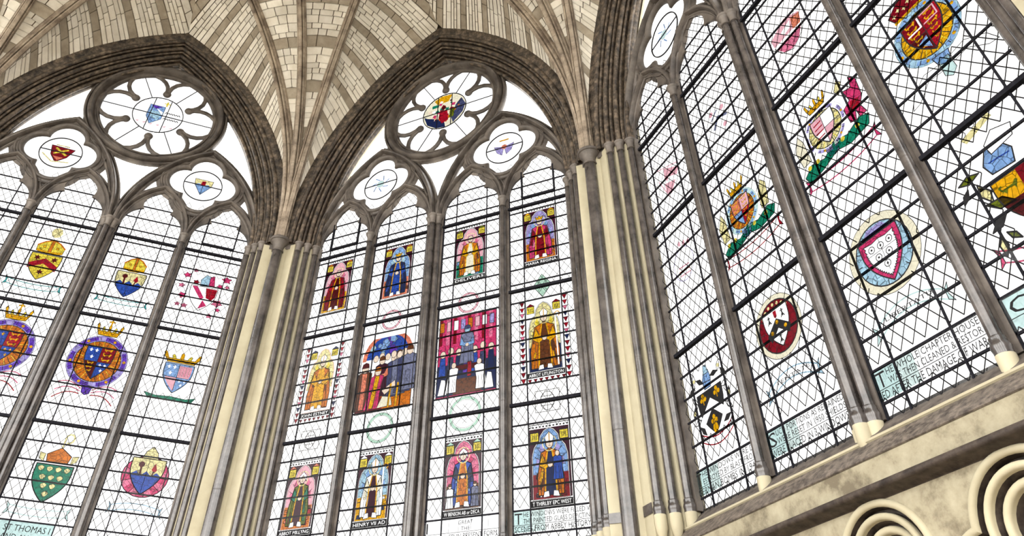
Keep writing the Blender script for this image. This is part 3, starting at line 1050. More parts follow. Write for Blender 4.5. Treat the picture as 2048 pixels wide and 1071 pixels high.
def garter(a, cx, cz, r, c1='purple', c2='lilac', inner='orange'):
    a.disc(cx, cz, r, c1, 32, w=.016)
    for i in range(12):
        t = 2 * pi * i / 12 + .13
        pts = [(cx + q * cos(t + d), cz + q * sin(t + d)) for q, d in ((r * .82, -.14), (r * .96, -.14), (r * .96, .14), (r * .82, .14))]
        if i % 2:
            a.poly(pts, c2)
        else:
            a.disc(cx + r * .89 * cos(t), cz + r * .89 * sin(t), r * .055, 'gold', 8)
        a.line([(cx + r * .79 * cos(t + .26), cz + r * .79 * sin(t + .26)), (cx + r * cos(t + .26), cz + r * sin(t + .26))], .01)
    for rr in (.8, .985):
        a.line([(cx + r * rr * cos(2 * pi * i / 32), cz + r * rr * sin(2 * pi * i / 32)) for i in range(32)], .02, c2, True)
    a.disc(cx, cz, r * .78, inner, 28, w=.014)
    for i in range(28):
        t = 2 * pi * i / 28
        a.line([(cx + r * .5 * cos(t), cz + r * .5 * sin(t)), (cx + r * .78 * cos(t), cz + r * .78 * sin(t))], .010, 'yellow' if i % 2 else 'lead')
    # buckle end hanging below
    a.shape([(cx - .10, cz - r * .88), (cx + .09, cz - r * .96), (cx + .07, cz - r * 1.22), (cx, cz - r * 1.28), (cx - .07, cz - r * 1.2)], c1, .01)

def crozier(p, x, z0, z1, col='pale'):
    a = Art()
    a.line([(x, z0), (x, z1 - .10)], .03, col)
    a.line([(x + .07 - .07 * cos(t * pi / 5), z1 - .10 + .08 * sin(t * pi / 5)) for t in range(9)], .03, col)
    a.line([(x + .02, z0), (x + .02, z1 - .1)], .006)
    return a.build('crozier', p, .019)

# ------------------------------------------------------------------ left window
W0, W1, W2 = WIN
def L_shield_stars(cx):
    pts = shield_pts(cx, 9.55, .58, .60)
    a = Art().shape(pts, 'yellow', .016)
    a.poly([(cx - .28, 9.30), (cx, 9.46), (cx + .28, 9.30), (cx + .26, 9.18), (cx, 9.33), (cx - .26, 9.18)], 'red')
    for x, z in ((-.16, 9.45), (.16, 9.45), (0, 9.13)):
        star(a, cx + x, z, .075, 'dred')
    a.line([(cx, 9.55), (cx, 9.0)], .006).line([(cx - .29, 9.38), (cx + .29, 9.38)], .006).line(pts, .016, 'lead', True)
    a.build('shield', W0, label='yellow shield with a red chevron and three stars')
    mitre(W0, cx, 9.57, .50, .35)
    Art().disc(cx - .02, 10.10, .11, 'pale', 8, .13).build('crozier_head', W0)
    ribbon(W0, cx - .48, cx + .48, 8.78, .11, .05)
    a = Art().poly([(cx - .03, 8.93), (cx + .03, 8.93), (cx + .02, 8.84), (cx - .02, 8.84)], 'gold').poly([(cx - .02, 8.70), (cx + .02, 8.70), (cx, 8.58)], 'gold')
    a.build('crozier_foot', W0, split=True)
W0 = emblem(0, LC[1], 8.6, 'yellow shield with red chevron and stars under a mitre, left window')
L_shield_stars(LC[1])
exclude(0, 1, 'rect', -.26, .26, 8.98, 9.9)
def per_fess(p, cx, zt, w, h, name='shield', a=None):
    pts = shield_pts(cx, zt, w, h)
    a = a or Art()
    a.shape(pts, 'pale', .016)
    zm = zt - h * .48
    low = [q for q in pts if q[1] < zm]
    jag = [(cx + w * .47, zm), (cx + w * .3, zm + .07), (cx + w * .16, zm - .01), (cx, zm + .08), (cx - w * .16, zm - .01), (cx - w * .3, zm + .07), (cx - w * .47, zm)]
    a.poly(sorted([q for q in low if q[0] <= cx + 1e-6], key=lambda q: -q[1]) + sorted([q for q in low if q[0] > cx + 1e-6], key=lambda q: q[1]) + jag, 'blue')
    a.disc(cx - w * .2, zt - h * .18, .055, 'dred', 7).line([(cx - w * .2, zt - h * .2), (cx - w * .17, zt - h * .48)], .035, 'dred')
    a.poly([(cx + w * .2, zt - h * .1), (cx + w * .29, zt - h * .3), (cx + w * .22, zt - h * .38), (cx + w * .12, zt - h * .3)], 'red').line([(cx + w * .2, zt - h * .35), (cx + w * .18, zt - h * .46)], .025, 'dred')
    a.line([(cx, zm), (cx, zt - h)], .008).line([(cx, zt), (cx, zm)], .006).line(pts, .016, 'lead', True)
    return a.build(name, p, label='shield of pale yellow over blue with red charges' if name == 'shield' else 'pink roundel with a yellow and blue shield')
W0 = emblem(0, LC[2], 8.7, 'pale yellow over blue shield under a gold mitre, beside the red and white shield')
per_fess(W0, LC[2], 9.53, .58, .59)
mitre(W0, LC[2], 9.55, .42, .36)
ribbon(W0, LC[2] - .46, LC[2] + .46, 8.81, .10, .03)
exclude(0, 2, 'rect', -.25, .25, 9.0, 9.9)
W0 = emblem(0, LC[3], 8.8, 'red and white shield surrounded by pink mantling, upper right of left window')
cx = LC[3]
pts = shield_pts(cx, 9.54, .56, .58)
a = Art().shape(pts, 'white', .014)
a.poly([(cx - .26, 9.52), (cx - .15, 9.53), (cx + .04, 9.28), (cx - .02, 9.22)], 'rose')
a.poly([(cx + .03, 9.52), (cx + .27, 9.52), (cx + .26, 9.33), (cx + .2, 9.24), (cx + .08, 9.28)], 'red')
a.poly([(cx - .02, 9.0), (cx + .03, 9.22), (cx + .14, 9.10)], 'rose').line(pts, .012, 'lead', True)
a.line([(cx + .03, 9.40), (cx + .27, 9.40)], .007).line([(cx + .15, 9.53), (cx + .15, 9.26)], .007)
a.build('shield', W0, label='white shield quartered with bright red')
a = Art()
for x, z, r, c in ((-.42, 9.75, .07, 'rose'), (-.28, 9.90, .05, 'pink'), (-.47, 9.48, .06, 'pink'), (-.40, 9.25, .08, 'rose'), (-.44, 9.03, .05, 'pink'), (-.30, 9.02, .06, 'pink'), (-.2, 9.62, .06, 'crim'),
                   (.40, 9.80, .09, 'rose'), (.45, 9.63, .05, 'pink'), (.33, 9.20, .10, 'pink'), (.38, 9.05, .05, 'rose'), (.25, 8.88, .06, 'pink'), (.30, 9.62, .06, 'rose')):
    n = 5
    a.shape([(cx + x + (r * 1.3 if i % 2 else r * .7) * cos(pi * i / n + x * 9), z + (r if i % 2 else r * .6) * sin(pi * i / n + x * 9)) for i in range(2 * n)], c, .008)
a.build('mantling_leaf', W0, label='pink leaf of mantling', split=True)
a = Art().shape([(cx - .10, 9.55), (cx - .12, 9.70), (cx - .02, 9.84), (cx + .06, 9.80), (cx + .07, 9.56)], 'sky', .01).shape([(cx + .07, 9.56), (cx + .06, 9.8), (cx + .14, 9.84), (cx + .19, 9.58)], 'rose', .01)
a.build('helmet', W0)
exclude(0, 3, 'rect', -.27, .27, 9.0, 9.84)
# royal arms in garters
def royal(cx, q, big=True):
    a = Art().tag('garter')
    garter(a, cx, 7.50, .53)
    a.tag('shield')
    pts = shield_pts(cx, 7.80, .52, .66)
    quarterly(a, pts, cx, 7.80, .52, .66, q)
    a.build('royal_arms', W0, .02, 'quartered royal shield in a purple garter')
    crown(W0, cx, 8.04, .42, .30)
    b = Art()
    for s in (-1, 1):
        for k in range(3):
            b.line([(cx + s * (.10 + .42 * t / 6), 6.93 - .05 * k + .11 * sin(pi * t / 6 * .8) - .10 * k * t / 6) for t in range(7)], .02, 'pink' if k < 2 else 'red')
    b.build('ribbon_curl', W0, .018, 'pale red curling ribbon', True)
W0 = emblem(0, LC[2], 6.8, 'royal arms in a purple garter ring, whole, in left window')
royal(LC[2], ('blue', 'crim', 'dred', 'blue', ('lilies', 'lions', 'lions', 'lilies')))
W0 = emblem(0, LC[1], 6.8, 'royal arms in a purple garter ring cut by the left edge of the picture')
royal(LC[1], ('blue', 'red', 'red', 'blue', ('goldlilies', 'lions', 'lions', 'goldlilies')))
exclude(0, 2, 'disc', 0, 7.5, .55)
exclude(0, 1, 'disc', 0, 7.5, .55)
W0 = emblem(0, LC[3], 6.97, 'pale blue and pink shield under a wide gold crown over a green strip')
cx = LC[3]
pts = shield_pts(cx, 7.73, .56, .60)
a = Art()
quarterly(a, pts, cx, 7.73, .56, .60, ('lblue', 'lpink', 'lpink', 'lblue', ('lilies', '', '', 'lilies')))
for i in range(9):
    a.line([(cx + .03 + .028 * i, 7.70), (cx + .03 + .028 * i, 7.48)], .008, 'rose' if i % 2 else 'crim')
a.line(shield_pts(cx, 7.71, .52, .56), .03, 'lblue', True).line(pts, .014, 'lead', True)
a.build('shield', W0, label='pale blue and pink quartered shield with blue border')
crown(W0, cx, 7.75, .62, .26, cross=False)
a = Art().shape([(cx - .5, 7.08), (cx - .28, 7.04), (cx, 7.06), (cx + .28, 7.04), (cx + .46, 7.09), (cx + .40, 6.99), (cx, 6.97), (cx - .42, 6.99)], 'green', .008)
a.build('green_mount', W0)
exclude(0, 3, 'rect', -.30, .30, 7.1, 8.0)
W0 = emblem(0, LC[2], 4.7, 'green shield with pale shells under an orange mitre')
cx = LC[2]
pts = shield_pts(cx, 5.53, .60, .62)
a = Art().shape(pts, 'green', .018)
for row, (z, n) in enumerate(((5.45, 4), (5.31, 3), (5.17, 2), (5.04, 1))):
    for i in range(n):
        x = cx + (i - (n - 1) / 2) * .14
        a.shape([(x - .045, z), (x - .05, z + .03), (x, z + .055), (x + .05, z + .03), (x + .045, z), (x + .015, z - .035), (x - .015, z - .035)], 'pale', .006)
a.build('shield', W0, label='green shield with ten pale shells')
a = Art().shape([(cx - .17, 5.57), (cx + .17, 5.57), (cx + .20, 5.70), (cx, 5.83), (cx - .20, 5.70)], 'orange')
for s in (-1, 1):
    a.shape([(cx + s * .22, 5.56), (cx + s * .30, 5.62), (cx + s * .32, 5.72), (cx + s * .22, 5.70)], 'pale', .008)
a.build('mitre', W0, label='orange mitre over the green shield')
crozier(W0, cx, 5.84, 6.10)
ribbon(W0, cx - .45, cx + .45, 4.74, .11, .03, 'aqua')
exclude(0, 2, 'rect', -.27, .27, 4.95, 5.82)
W0 = emblem(0, LC[3], 5.0, 'pink roundel holding a yellow and blue shield, lower left window')
cx = LC[3]
a = Art().tag('roundel').disc(cx, 5.55, .40, 'rose', 24, .36, w=.014)
for i in range(9):
    t = 2 * pi * i / 9
    a.poly([(cx, 5.55), (cx + .39 * cos(t), 5.55 + .35 * sin(t)), (cx + .39 * cos(t + .35), 5.55 + .35 * sin(t + .35))], 'pink')
    a.line([(cx, 5.55), (cx + .39 * cos(t), 5.55 + .35 * sin(t))], .009)
a.shape([(cx - .14, 5.86), (cx + .14, 5.86), (cx + .10, 5.98), (cx, 6.08), (cx - .10, 5.98)], 'pale')
per_fess(W0, cx, 5.86, .58, .62, 'roundel', a.tag('shield'))
a = Art()
for rr in (.45, .52):
    a.line([(cx + rr * cos(2 * pi * i / 30), 5.57 + rr * .95 * sin(2 * pi * i / 30)) for i in range(30)], .007, 'lead', True)
a.build('roundel_leading', W0)
exclude(0, 3, 'disc', 0, 5.57, .45)
ribbon(W0, cx - .40, cx + .40, 5.03, .10, -.06, 'sky')
# foot inscription, partly below the picture
for li, t in ((1, 'ST PETER'), (2, 'ST THOMAS I')):
    cx = LC[li]
    W0 = emblem(0, cx, 4.28, 'pale aqua inscription plate %s, foot of left window' % ('below the green shield' if li == 2 else 'in the bottom left corner'), 'glass_inscription', 'inscription')
    a = Art().poly([(cx - .64, 4.28), (cx + .36, 4.28), (cx + .36, 4.585), (cx - .64, 4.585)], 'aqua')
    o = a.build('inscription', W0, .015)
    if li == 2:
        lettering(o, [('ST THOMAS I', cx - .40, cx + .30, 4.44, .10), ('AND ALL', cx - .40, cx + .05, 4.31, .09)])
    exclude(0, li, 'rect', -.64, .36, 4.28, 4.59)
# ------------------------------------------------------------------ tracery medallions
def medal(w, cx, cz, name, label, draw):
    w = emblem(w, cx, cz, label, name)
    a = Art().tag('ground')
    draw(a, cx, cz)
    return a.build(name, w, .004)
def m_keys(a, x, z):
    a.disc(x, z, .43, 'white', 24)
    a.tag('device')
    a.shape([(x - .24, z + .16), (x + .26, z + .14), (x + .16, z - .12), (x - .02, z - .30), (x - .18, z - .10)], 'crim', .014)
    a.line([(x - .12, z - .06), (x + .12, z + .10)], .045, 'yellow').line([(x + .12, z - .06), (x - .12, z + .10)], .045, 'yellow')
    a.poly([(x - .12, z - .14), (x + .10, z - .14), (x, z - .24)], 'salmon')
    a.line([(x - .15, z + .19), (x + .12, z + .19)], .03, 'pale').line([(x - .34, z - .12), (x - .1, z - .3), (x + .24, z - .24)], .03, 'pale')
def m_blue(a, x, z):
    a.disc(x, z, .43, 'white', 24)
    a.tag('device')
    pts = [(x - .21, z + .17), (x + .21, z + .17), (x + .19, z), (x, z - .28), (x - .19, z)]
    a.shape(pts, 'pale', .012)
    a.poly([(x - .185, z - .0), (x - .1, z + .05), (x, z), (x + .1, z + .05), (x + .185, z), (x, z - .27)], 'lblue')
    a.poly([(x - .04, z + .12), (x + .04, z + .14), (x + .05, z + .0), (x - .06, z - .02)], 'red')
    a.line([(x, z), (x, z - .28)], .01).line(pts, .012, 'lead', True)
def m_pale(a, x, z):
    a.disc(x, z, .43, 'white', 24)
    a.tag('device')
    for i in range(7):
        t = 2 * pi * i / 7
        a.line([(x + .12 * cos(t), z + .12 * sin(t)), (x + .24 * cos(t + .4), z + .24 * sin(t + .4))], .025, 'lblue')
    a.disc(x, z, .1, 'aqua', 8, w=.006)
def m_wings(a, x, z):
    a.disc(x, z, .43, 'white', 24)
    a.tag('device')
    for s in (-1, 1):
        a.shape([(x, z + .02), (x + s * .24, z + .08), (x + s * .17, z - .12), (x + s * .05, z - .22)], 'lilac', .008)
    a.disc(x, z + .02, .07, 'salmon', 8).line([(x - .1, z + .22), (x + .1, z + .22)], .04, 'gold')
def m_rose_shield(a, x, z):
    a.disc(x, z, .57, 'white', 30)
    a.tag('shield')
    a.shape([(x - .26, z + .30), (x + .10, z + .30), (x + .10, z - .12), (x - .12, z - .34), (x - .26, z - .1)], 'lblue', .012)
    a.poly([(x - .22, z + .10), (x + .10, z + .12), (x + .02, z - .2), (x - .20, z - .08)], 'sky').poly([(x - .24, z + .28), (x - .16, z + .28), (x + .08, z + .02), (x + .08, z + .12)], 'white')
    a.poly([(x - .24, z + .28), (x + .04, z + .29), (x - .1, z + .18)], 'purple')
    for i in range(6):
        a.line([(x + .14 + .06 * i, z - .1), (x + .17 + .06 * i, z - .06), (x + .20 + .06 * i, z - .1)], .02)
        a.line([(x + .14 + .06 * i, z + .1), (x + .17 + .06 * i, z + .14), (x + .20 + .06 * i, z + .1)], .02)
        a.poly([(x - .45 + .16 * i, z - .33 - .02 * (i % 3)), (x - .36 + .16 * i, z - .30), (x - .38 + .16 * i, z - .36)], 'lpink')
    a.line([(x + .05, z + .42), (x + .17, z + .42)], .03, 'yellow').line([(x + .11, z + .34), (x + .11, z + .48)], .04, 'yellow')
def m_rose_scene(a, x, z):
    a.disc(x, z, .575, 'cream', 30)
    a.tag('scene')
    a.poly([(x - .46, z - .1), (x - .56, z - .02), (x - .45, z - .34), (x - .2, z - .53), (x + .05, z - .57), (x, z - .3)], 'navy')
    a.poly([(x + .2, z - .3), (x + .25, z - .5), (x + .5, z - .22), (x + .57, z + .04), (x + .45, z + .30), (x + .3, z + .1)], 'slate')
    a.poly([(x - .3, z + .45), (x - .1, z + .55), (x + .2, z + .52), (x + .1, z + .3), (x - .2, z + .28)], 'gold')
    r2 = random.Random(5)
    for i in range(46):
        t, rr = r2.uniform(0, 2 * pi), r2.uniform(0, .42)
        px, pz, s = x + rr * cos(t), z + rr * sin(t) * .9 - .02, r2.uniform(.03, .075)
        a.poly([(px + s * cos(q + t), pz + s * sin(q + t)) for q in (0, 1.6, 3.1, 4.6)], r2.choice(('red', 'crim', 'salmon', 'white', 'rose', 'orange', 'dred', 'green', 'skin')))
    a.poly([(x - .12, z + .05), (x + .08, z + .0), (x + .12, z - .35), (x - .05, z - .42), (x - .15, z - .2)], 'red')
    a.poly([(x + .15, z - .02), (x + .28, z + .02), (x + .26, z - .28), (x + .14, z - .3)], 'olive')
medal(0, -1.58, 12.2, 'medallion', 'quatrefoil medallion with a red shield and crossed yellow keys', m_keys)
medal(0, 1.58, 12.2, 'medallion', 'quatrefoil medallion with a small yellow over blue shield', m_blue)
medal(0, 0, RZ, 'rose_medallion', 'rose centre with a blue and white shield, left window', m_rose_shield)
medal(1, -1.58, 12.2, 'medallion', 'pale quatrefoil medallion with faint blue marks, left of middle window', m_pale)
medal(1, 1.58, 12.2, 'medallion', 'pale quatrefoil medallion with small lilac wings, right of middle window', m_wings)
medal(1, 0, RZ, 'rose_medallion', 'rose centre with a crowded red and dark blue scene, middle window', m_rose_scene)
medal(2, -1.58, 12.2, 'medallion', 'pale medallion at the top edge in the right window', m_pale)
# ------------------------------------------------------------------ right window
def dots(a, pts, r, c, n=7, w=.006):
    for x, z in pts:
        a.disc(x, z, r, c, n, w=w)
# light 1
cx = LC[0]
W2 = emblem(2, cx, 8.8, 'faint pink shield beside the right pier, glare painted into its colours')
a = Art().poly([(cx - .02, 9.45), (cx + .38, 9.20), (cx + .30, 9.08), (cx + .08, 9.20), (cx + .02, 9.14), (cx - .06, 9.28), (cx - .05, 9.1)], 'lpink')
a.poly([(cx - .06, 9.14), (cx + .24, 9.02), (cx + .08, 8.84), (cx - .05, 8.94)], 'lpink').line([(cx - .3, 9.58), (cx + .36, 9.3)], .02, 'lpink').line([(cx - .2, 9.3), (cx + .02, 8.8)], .02, 'lpink')
a.build('shield', W2, label='faint pink shield with the glare put into its pale colours')  # pale tints carry the washing-out by glare
W2 = emblem(2, cx, 7.2, 'faint roundel outline with pink dashes, right window first light')
a = Art()
a.line([(cx + .25 * cos(2 * pi * i / 24) + .02, 7.50 + .28 * sin(2 * pi * i / 24)) for i in range(24)], .012, 'lilac', True)
for i in range(3):
    a.poly([(cx - .05 + .11 * i, 7.90 - .04 * i), (cx + .02 + .11 * i, 7.92 - .04 * i), (cx + .03 + .11 * i, 7.82 - .04 * i), (cx - .03 + .11 * i, 7.84 - .04 * i)], 'lpink')
    a.line([(cx - .12, 7.48 - .07 * i), (cx + .14, 7.44 - .07 * i)], .025, 'salmon' if i == 1 else 'lpink')
a.build('roundel', W2, label='faint roundel with the glare put into its pale colours')  # glare is put into the thin lilac and pink tints
# black shield with a white chevron
W2 = emblem(2, cx, 4.75, 'black shield with white chevron under a pale blue helmet')
pts = shield_pts(cx, 5.50, .56, .60)
a = Art().poly(pts, 'lead')
a.poly([(cx - .27, 5.16), (cx, 5.38), (cx + .27, 5.16), (cx + .22, 5.06), (cx, 5.24), (cx - .22, 5.06)], 'white')
for x, z in ((-.15, 5.41), (.15, 5.41), (0, 5.08)):
    dots(a, [(cx + x, z + .045), (cx + x - .04, z - .005), (cx + x + .04, z - .005)], .032, 'gold', 7, 0)
    a.line([(cx + x, z), (cx + x, z - .07)], .018, 'gold')
a.disc(cx, 4.98, .055, 'gold', 8, .07)
a.build('shield', W2, label='black shield with a white chevron and gold trefoils')
a = Art()
a.shape([(cx - .08, 5.52), (cx - .10, 5.64), (cx - .05, 5.74), (cx + .06, 5.76), (cx + .09, 5.64), (cx + .06, 5.52)], 'lblue', .012).line([(cx - .09, 5.62), (cx + .08, 5.60)], .012).shape([(cx - .05, 5.72), (cx + .05, 5.72), (cx + .04, 5.83), (cx - .03, 5.84)], 'sky', .01)
a.build('helmet', W2, label='pale blue helmet above the black shield')
a = Art()
for s in (-1, 1):
    for i, (x, z) in enumerate(((.16, 5.66), (.28, 5.72), (.36, 5.60), (.33, 5.45), (.38, 5.30), (.34, 5.16), (.26, 5.02))):
        r = .075
        ang = 1.1 * i + (0 if s > 0 else .6)
        a.shape([(cx + s * (x + r * 1.2 * cos(ang)), z + r * 1.2 * sin(ang)), (cx + s * (x + r * .5 * cos(ang + 1.5)), z + r * .5 * sin(ang + 1.5)), (cx + s * (x - r * 1.1 * cos(ang)), z - r * 1.1 * sin(ang)), (cx + s * (x - r * .45 * cos(ang + 1.5)), z - r * .45 * sin(ang + 1.5))], 'lead' if i % 2 == 0 else 'white', .012)
        if i % 3 == 1:
            a.disc(cx + s * x, z, .03, 'pale', 6)
a.line([(cx - .12, 5.96), (cx + .12, 6.0)], .05, 'pale')
a.build('mantling_leaf', W2, .017, None, True)
ribbon(W2, cx - .30, cx + .34, 4.83, .10, .10, 'red')
exclude(2, 0, 'rect', -.28, .28, 4.92, 5.84)
# light 2
cx = LC[1]
W2 = emblem(2, cx, 9.0, 'faint grey chevron with pink dots, upper right window')
a = Art().line([(cx - .12, 9.10), (cx + .0, 9.26), (cx + .20, 9.16)], .05, 'grey').line([(cx - .14, 9.3), (cx + .02, 9.4)], .03, 'grey')
dots(a, [(cx - .12, 9.42), (cx + .14, 9.36), (cx + .12, 9.02)], .05, 'lpink', 8, 0)
a.build('shield', W2, label='faint grey chevron with the glare put into its pale colours')  # tints kept faint to paint in the glare
def supporters(cx, z, w, red=False, pale=False):
    """shield in a garter on a green mount over a ribbon"""
    a = Art().tag('garter')
    g1, g2 = ('lilac', 'aqua') if pale else ('lblue', 'lilac')
    garter(a, cx - .04, z + .10, .33, g1, 'white' if pale else 'aqua', 'pale' if pale else 'orange')
    pts = shield_pts(cx - .04, z + .32, .36, .44)
    a.tag('shield')
    quarterly(a, pts, cx - .04, z + .32, .36, .44, ('lpink', 'white', 'white', 'lpink', ('', '', '', '')) if pale else ('salmon', 'lpink', 'lblue', 'red', ('lions', 'lions', '', 'lions')))
    if pale:
        for i in range(4):
            a.line([(cx - .18, z + .24 - .07 * i), (cx - .06, z + .25 - .07 * i)], .018, 'red')
    a.build('royal_arms', W2, .02, 'pale quartered shield in a blue garter' if pale else 'red and gold quartered shield in a blue garter')
    a = Art()
    a.shape([(cx - .55, z - .30), (cx - .40, z - .20), (cx - .20, z - .26), (cx, z - .16), (cx + .2, z - .22), (cx + .42, z - .14), (cx + .55, z - .20), (cx + .50, z - .32), (cx + .2, z - .36), (cx, z - .30), (cx - .25, z - .38), (cx - .5, z - .42)], 'green', .012)
    for x in (-.44, -.3, .12, .36):
        a.disc(cx + x, z - .22, .035, 'yellow', 7)
    a.build('green_mount', W2, label='bright green mount below the royal arms')
    ribbon(W2, cx - .52, cx + .52, z - .52, .13, .06, 'rose' if pale else 'red')
    crown(W2, cx - .04, z + .44, .30, .22, cross=False)
    a = Art()
    if red:
        a.shape([(cx + .30, z - .12), (cx + .28, z + .10), (cx + .40, z + .16), (cx + .36, z + .34), (cx + .48, z + .30), (cx + .50, z + .46), (cx + .58, z + .36), (cx + .57, z + .10), (cx + .50, z - .02), (cx + .54, z - .15), (cx + .44, z - .15), (cx + .42, z - .02), (cx + .38, z - .15)], 'rose', .012)
        a.poly([(cx + .34, z + .0), (cx + .40, z + .14), (cx + .52, z + .10), (cx + .48, z - .02)], 'red')
        a.line([(cx + .3, z + .02), (cx + .56, z + .10)], .01)
        a.shape([(cx + .30, z + .34), (cx + .40, z + .48), (cx + .34, z + .56), (cx + .26, z + .44)], 'pale', .01)
    else:
        a.shape([(cx + .32, z - .12), (cx + .32, z + .12), (cx + .42, z + .30), (cx + .5, z + .2), (cx + .46, z - .12)], 'pale', .01)
    a.shape([(cx - .52, z - .15), (cx - .56, z + .12), (cx - .46, z + .32), (cx - .40, z + .18), (cx - .38, z - .14)], 'pale' if not red else 'cream', .01)
    a.build('supporter', W2, .018, None, True)
W2 = emblem(2, LC[1], 6.8, 'red and gold royal arms on a green mount, no dragon')
supporters(LC[1], 7.36, 1)
W2 = emblem(2, LC[2], 6.8, 'pale royal arms with a red dragon on a green mount')
supporters(LC[2], 7.40, 1, True, True)
exclude(2, 1, 'disc', 0, 7.45, .36)
exclude(2, 2, 'disc', 0, 7.5, .36)
# red roundel with ermine shield
W2 = emblem(2, LC[1], 5.0, 'dark red roundel with a white shield and black chevron')
cx = LC[1] + .02
cz = 5.66
a = Art().tag('roundel').disc(cx, cz, .40, 'cream', 28, w=.008).disc(cx, cz, .33, 'crim', 28, w=.016)
for i in range(7):
    t = pi / 2 + (i - 3) * .28
    a.disc(cx + .285 * cos(t), cz + .285 * sin(t), .022, 'pale', 7)
    a.line([(cx + .24 * cos(t * 2), cz + .24 * sin(t * 2)), (cx + .33 * cos(t * 2), cz + .33 * sin(t * 2))], .009)
pts = shield_pts(cx, cz + .22, .44, .48)
a.tag('shield')
a.shape(pts, 'white', .014)
a.poly([(cx - .21, cz - .06), (cx, cz + .10), (cx + .21, cz - .06), (cx + .16, cz - .16), (cx, cz - .03), (cx - .16, cz - .16)], 'lead')
for x, z in ((-.12, .12), (.12, .12), (0, -.16)):
    a.line([(cx + x, cz + z + .05), (cx + x, cz + z - .04)], .02).line([(cx + x - .03, cz + z - .05), (cx + x, cz + z), (cx + x + .03, cz + z - .05)], .014).line([(cx + x - .025, cz + z + .03), (cx + x + .025, cz + z + .03)], .012)
a.poly([(cx - .03, cz + .20), (cx + .03, cz + .20), (cx + .025, cz + .12), (cx, cz + .10), (cx - .025, cz + .12)], 'red')
dots(a, [(cx - .12, cz - .05), (cx + .12, cz - .05), (cx, cz + .05)], .028, 'gold', 6, 0)
a.build('roundel', W2, label='dark red roundel with a white ermine shield')
exclude(2, 1, 'disc', .02, cz, .40)
ribbon(W2, LC[1] - .40, LC[1] + .42, 5.06, .11, -.13, 'sky', text='TENTATE')
# light 3
cx = LC[2]
W2 = emblem(2, cx, 9.0, 'pink round-based shield near the top of the right window')
a = Art()
a.poly([(cx - .30, 9.46), (cx + .02, 9.60), (cx + .28, 9.46), (cx + .26, 9.28), (cx - .28, 9.30)], 'lpink').poly([(cx - .1, 9.42), (cx + .1, 9.48), (cx + .06, 9.36), (cx - .06, 9.34)], 'white')
a.poly([(cx + .12, 9.5), (cx + .28, 9.44), (cx + .24, 9.26), (cx + .10, 9.28)], 'salmon')
a.poly([(cx - .26, 9.24), (cx + .25, 9.24), (cx + .14, 9.06), (cx, 9.0), (cx - .14, 9.05)], 'pink')
a.line([(cx - .28, 9.28), (cx - .2, 9.1), (cx, 8.98), (cx + .2, 9.1), (cx + .28, 9.28)], .012)
a.build('shield', W2, label='pink round-based shield near the top of the right window')
W2 = emblem(2, LC[2], 4.95, 'white shield with scalloped red border in a pale blue roundel')
cx = LC[2] + .03
cz = 5.63
a = Art().tag('roundel').disc(cx, cz, .45, 'cream', 30, w=.007).disc(cx, cz, .355, 'sky', 30, w=.014)
for i in range(14):
    t = 2 * pi * i / 14
    a.line([(cx + .3 * cos(t), cz + .3 * sin(t)), (cx + .355 * cos(t), cz + .355 * sin(t))], .01)
a.poly([(cx - .2, cz + .22), (cx + .2, cz + .22), (cx + .1, cz + .33), (cx - .1, cz + .33)], 'lilac')
pts = shield_pts(cx, cz + .23, .52, .56)
a.tag('shield')
a.shape(pts, 'rose', .014)
inn = shield_pts(cx, cz + .17, .39, .44)
wav = []
for (x0, z0), (x1, z1) in zip(inn, inn[1:] + inn[:1]):
    for t in (0, .25, .5, .75):
        x, z = x0 + (x1 - x0) * t, z0 + (z1 - z0) * t
        k = 1.05 if t in (0, .5) else .96
        wav.append((cx + (x - cx) * k, cz + (z - cz) * k))
a.shape(wav, 'white', .010)
for x, z in ((-.12, .10), (.12, .10), (0, .09), (-.07, -.02), (.07, -.02), (0, -.13)):
    a.disc(cx + x, cz + z, .04, 'white', 8, w=.009).disc(cx + x, cz + z, .014, 'lead', 6)
a.line([(cx, cz + .17), (cx, cz - .2)], .006).line([(cx - .19, cz + .04), (cx + .19, cz + .04)], .006)
a.build('roundel', W2, label='pale blue roundel with a red-bordered white shield')
exclude(2, 2, 'disc', .03, cz, .45)
ribbon(W2, LC[2] - .38, LC[2] + .46, 5.02, .11, -.14, 'aqua', text='LIBERTATIS')
# light 4
W2 = emblem(2, LC[3], 6.8, 'red and gold royal arms in a light blue garter at the top right')
cx = LC[3] + .03
a = Art().tag('garter')
garter(a, cx, 7.50, .40, 'lblue', 'sky', 'gold')
pts = shield_pts(cx, 7.76, .46, .54)
a.tag('shield')
quarterly(a, pts, cx, 7.76, .46, .54, ('crim', 'red', 'dred', 'red', ('lions', 'lions', 'lions', 'lions')))
a.line([(cx - .19, 7.60), (cx - .02, 7.60), (cx - .02, 7.74)], .02, 'white').line([(cx + .02, 7.6), (cx + .19, 7.6), (cx + .19, 7.74), (cx + .02, 7.74)], .016, 'lpink')
a.poly([(cx - .14, 7.42), (cx - .02, 7.46), (cx - .02, 7.28)], 'lblue')
a.build('royal_arms', W2, label='red and gold royal shield in a light blue garter')
a = Art().shape([(cx - .22, 7.90), (cx + .22, 7.90), (cx + .28, 8.04), (cx + .10, 8.16), (cx - .10, 8.16), (cx - .28, 8.04)], 'crim', .012)
for i in range(7):
    star(a, cx - .21 + .07 * i, 8.0 + .04 * (i % 2), .034, 'pale', 4)
a.line([(cx - .23, 7.90), (cx + .23, 7.90)], .04, 'gold')
a.build('crown', W2, label='red and pale crown above the royal shield')
a = Art()
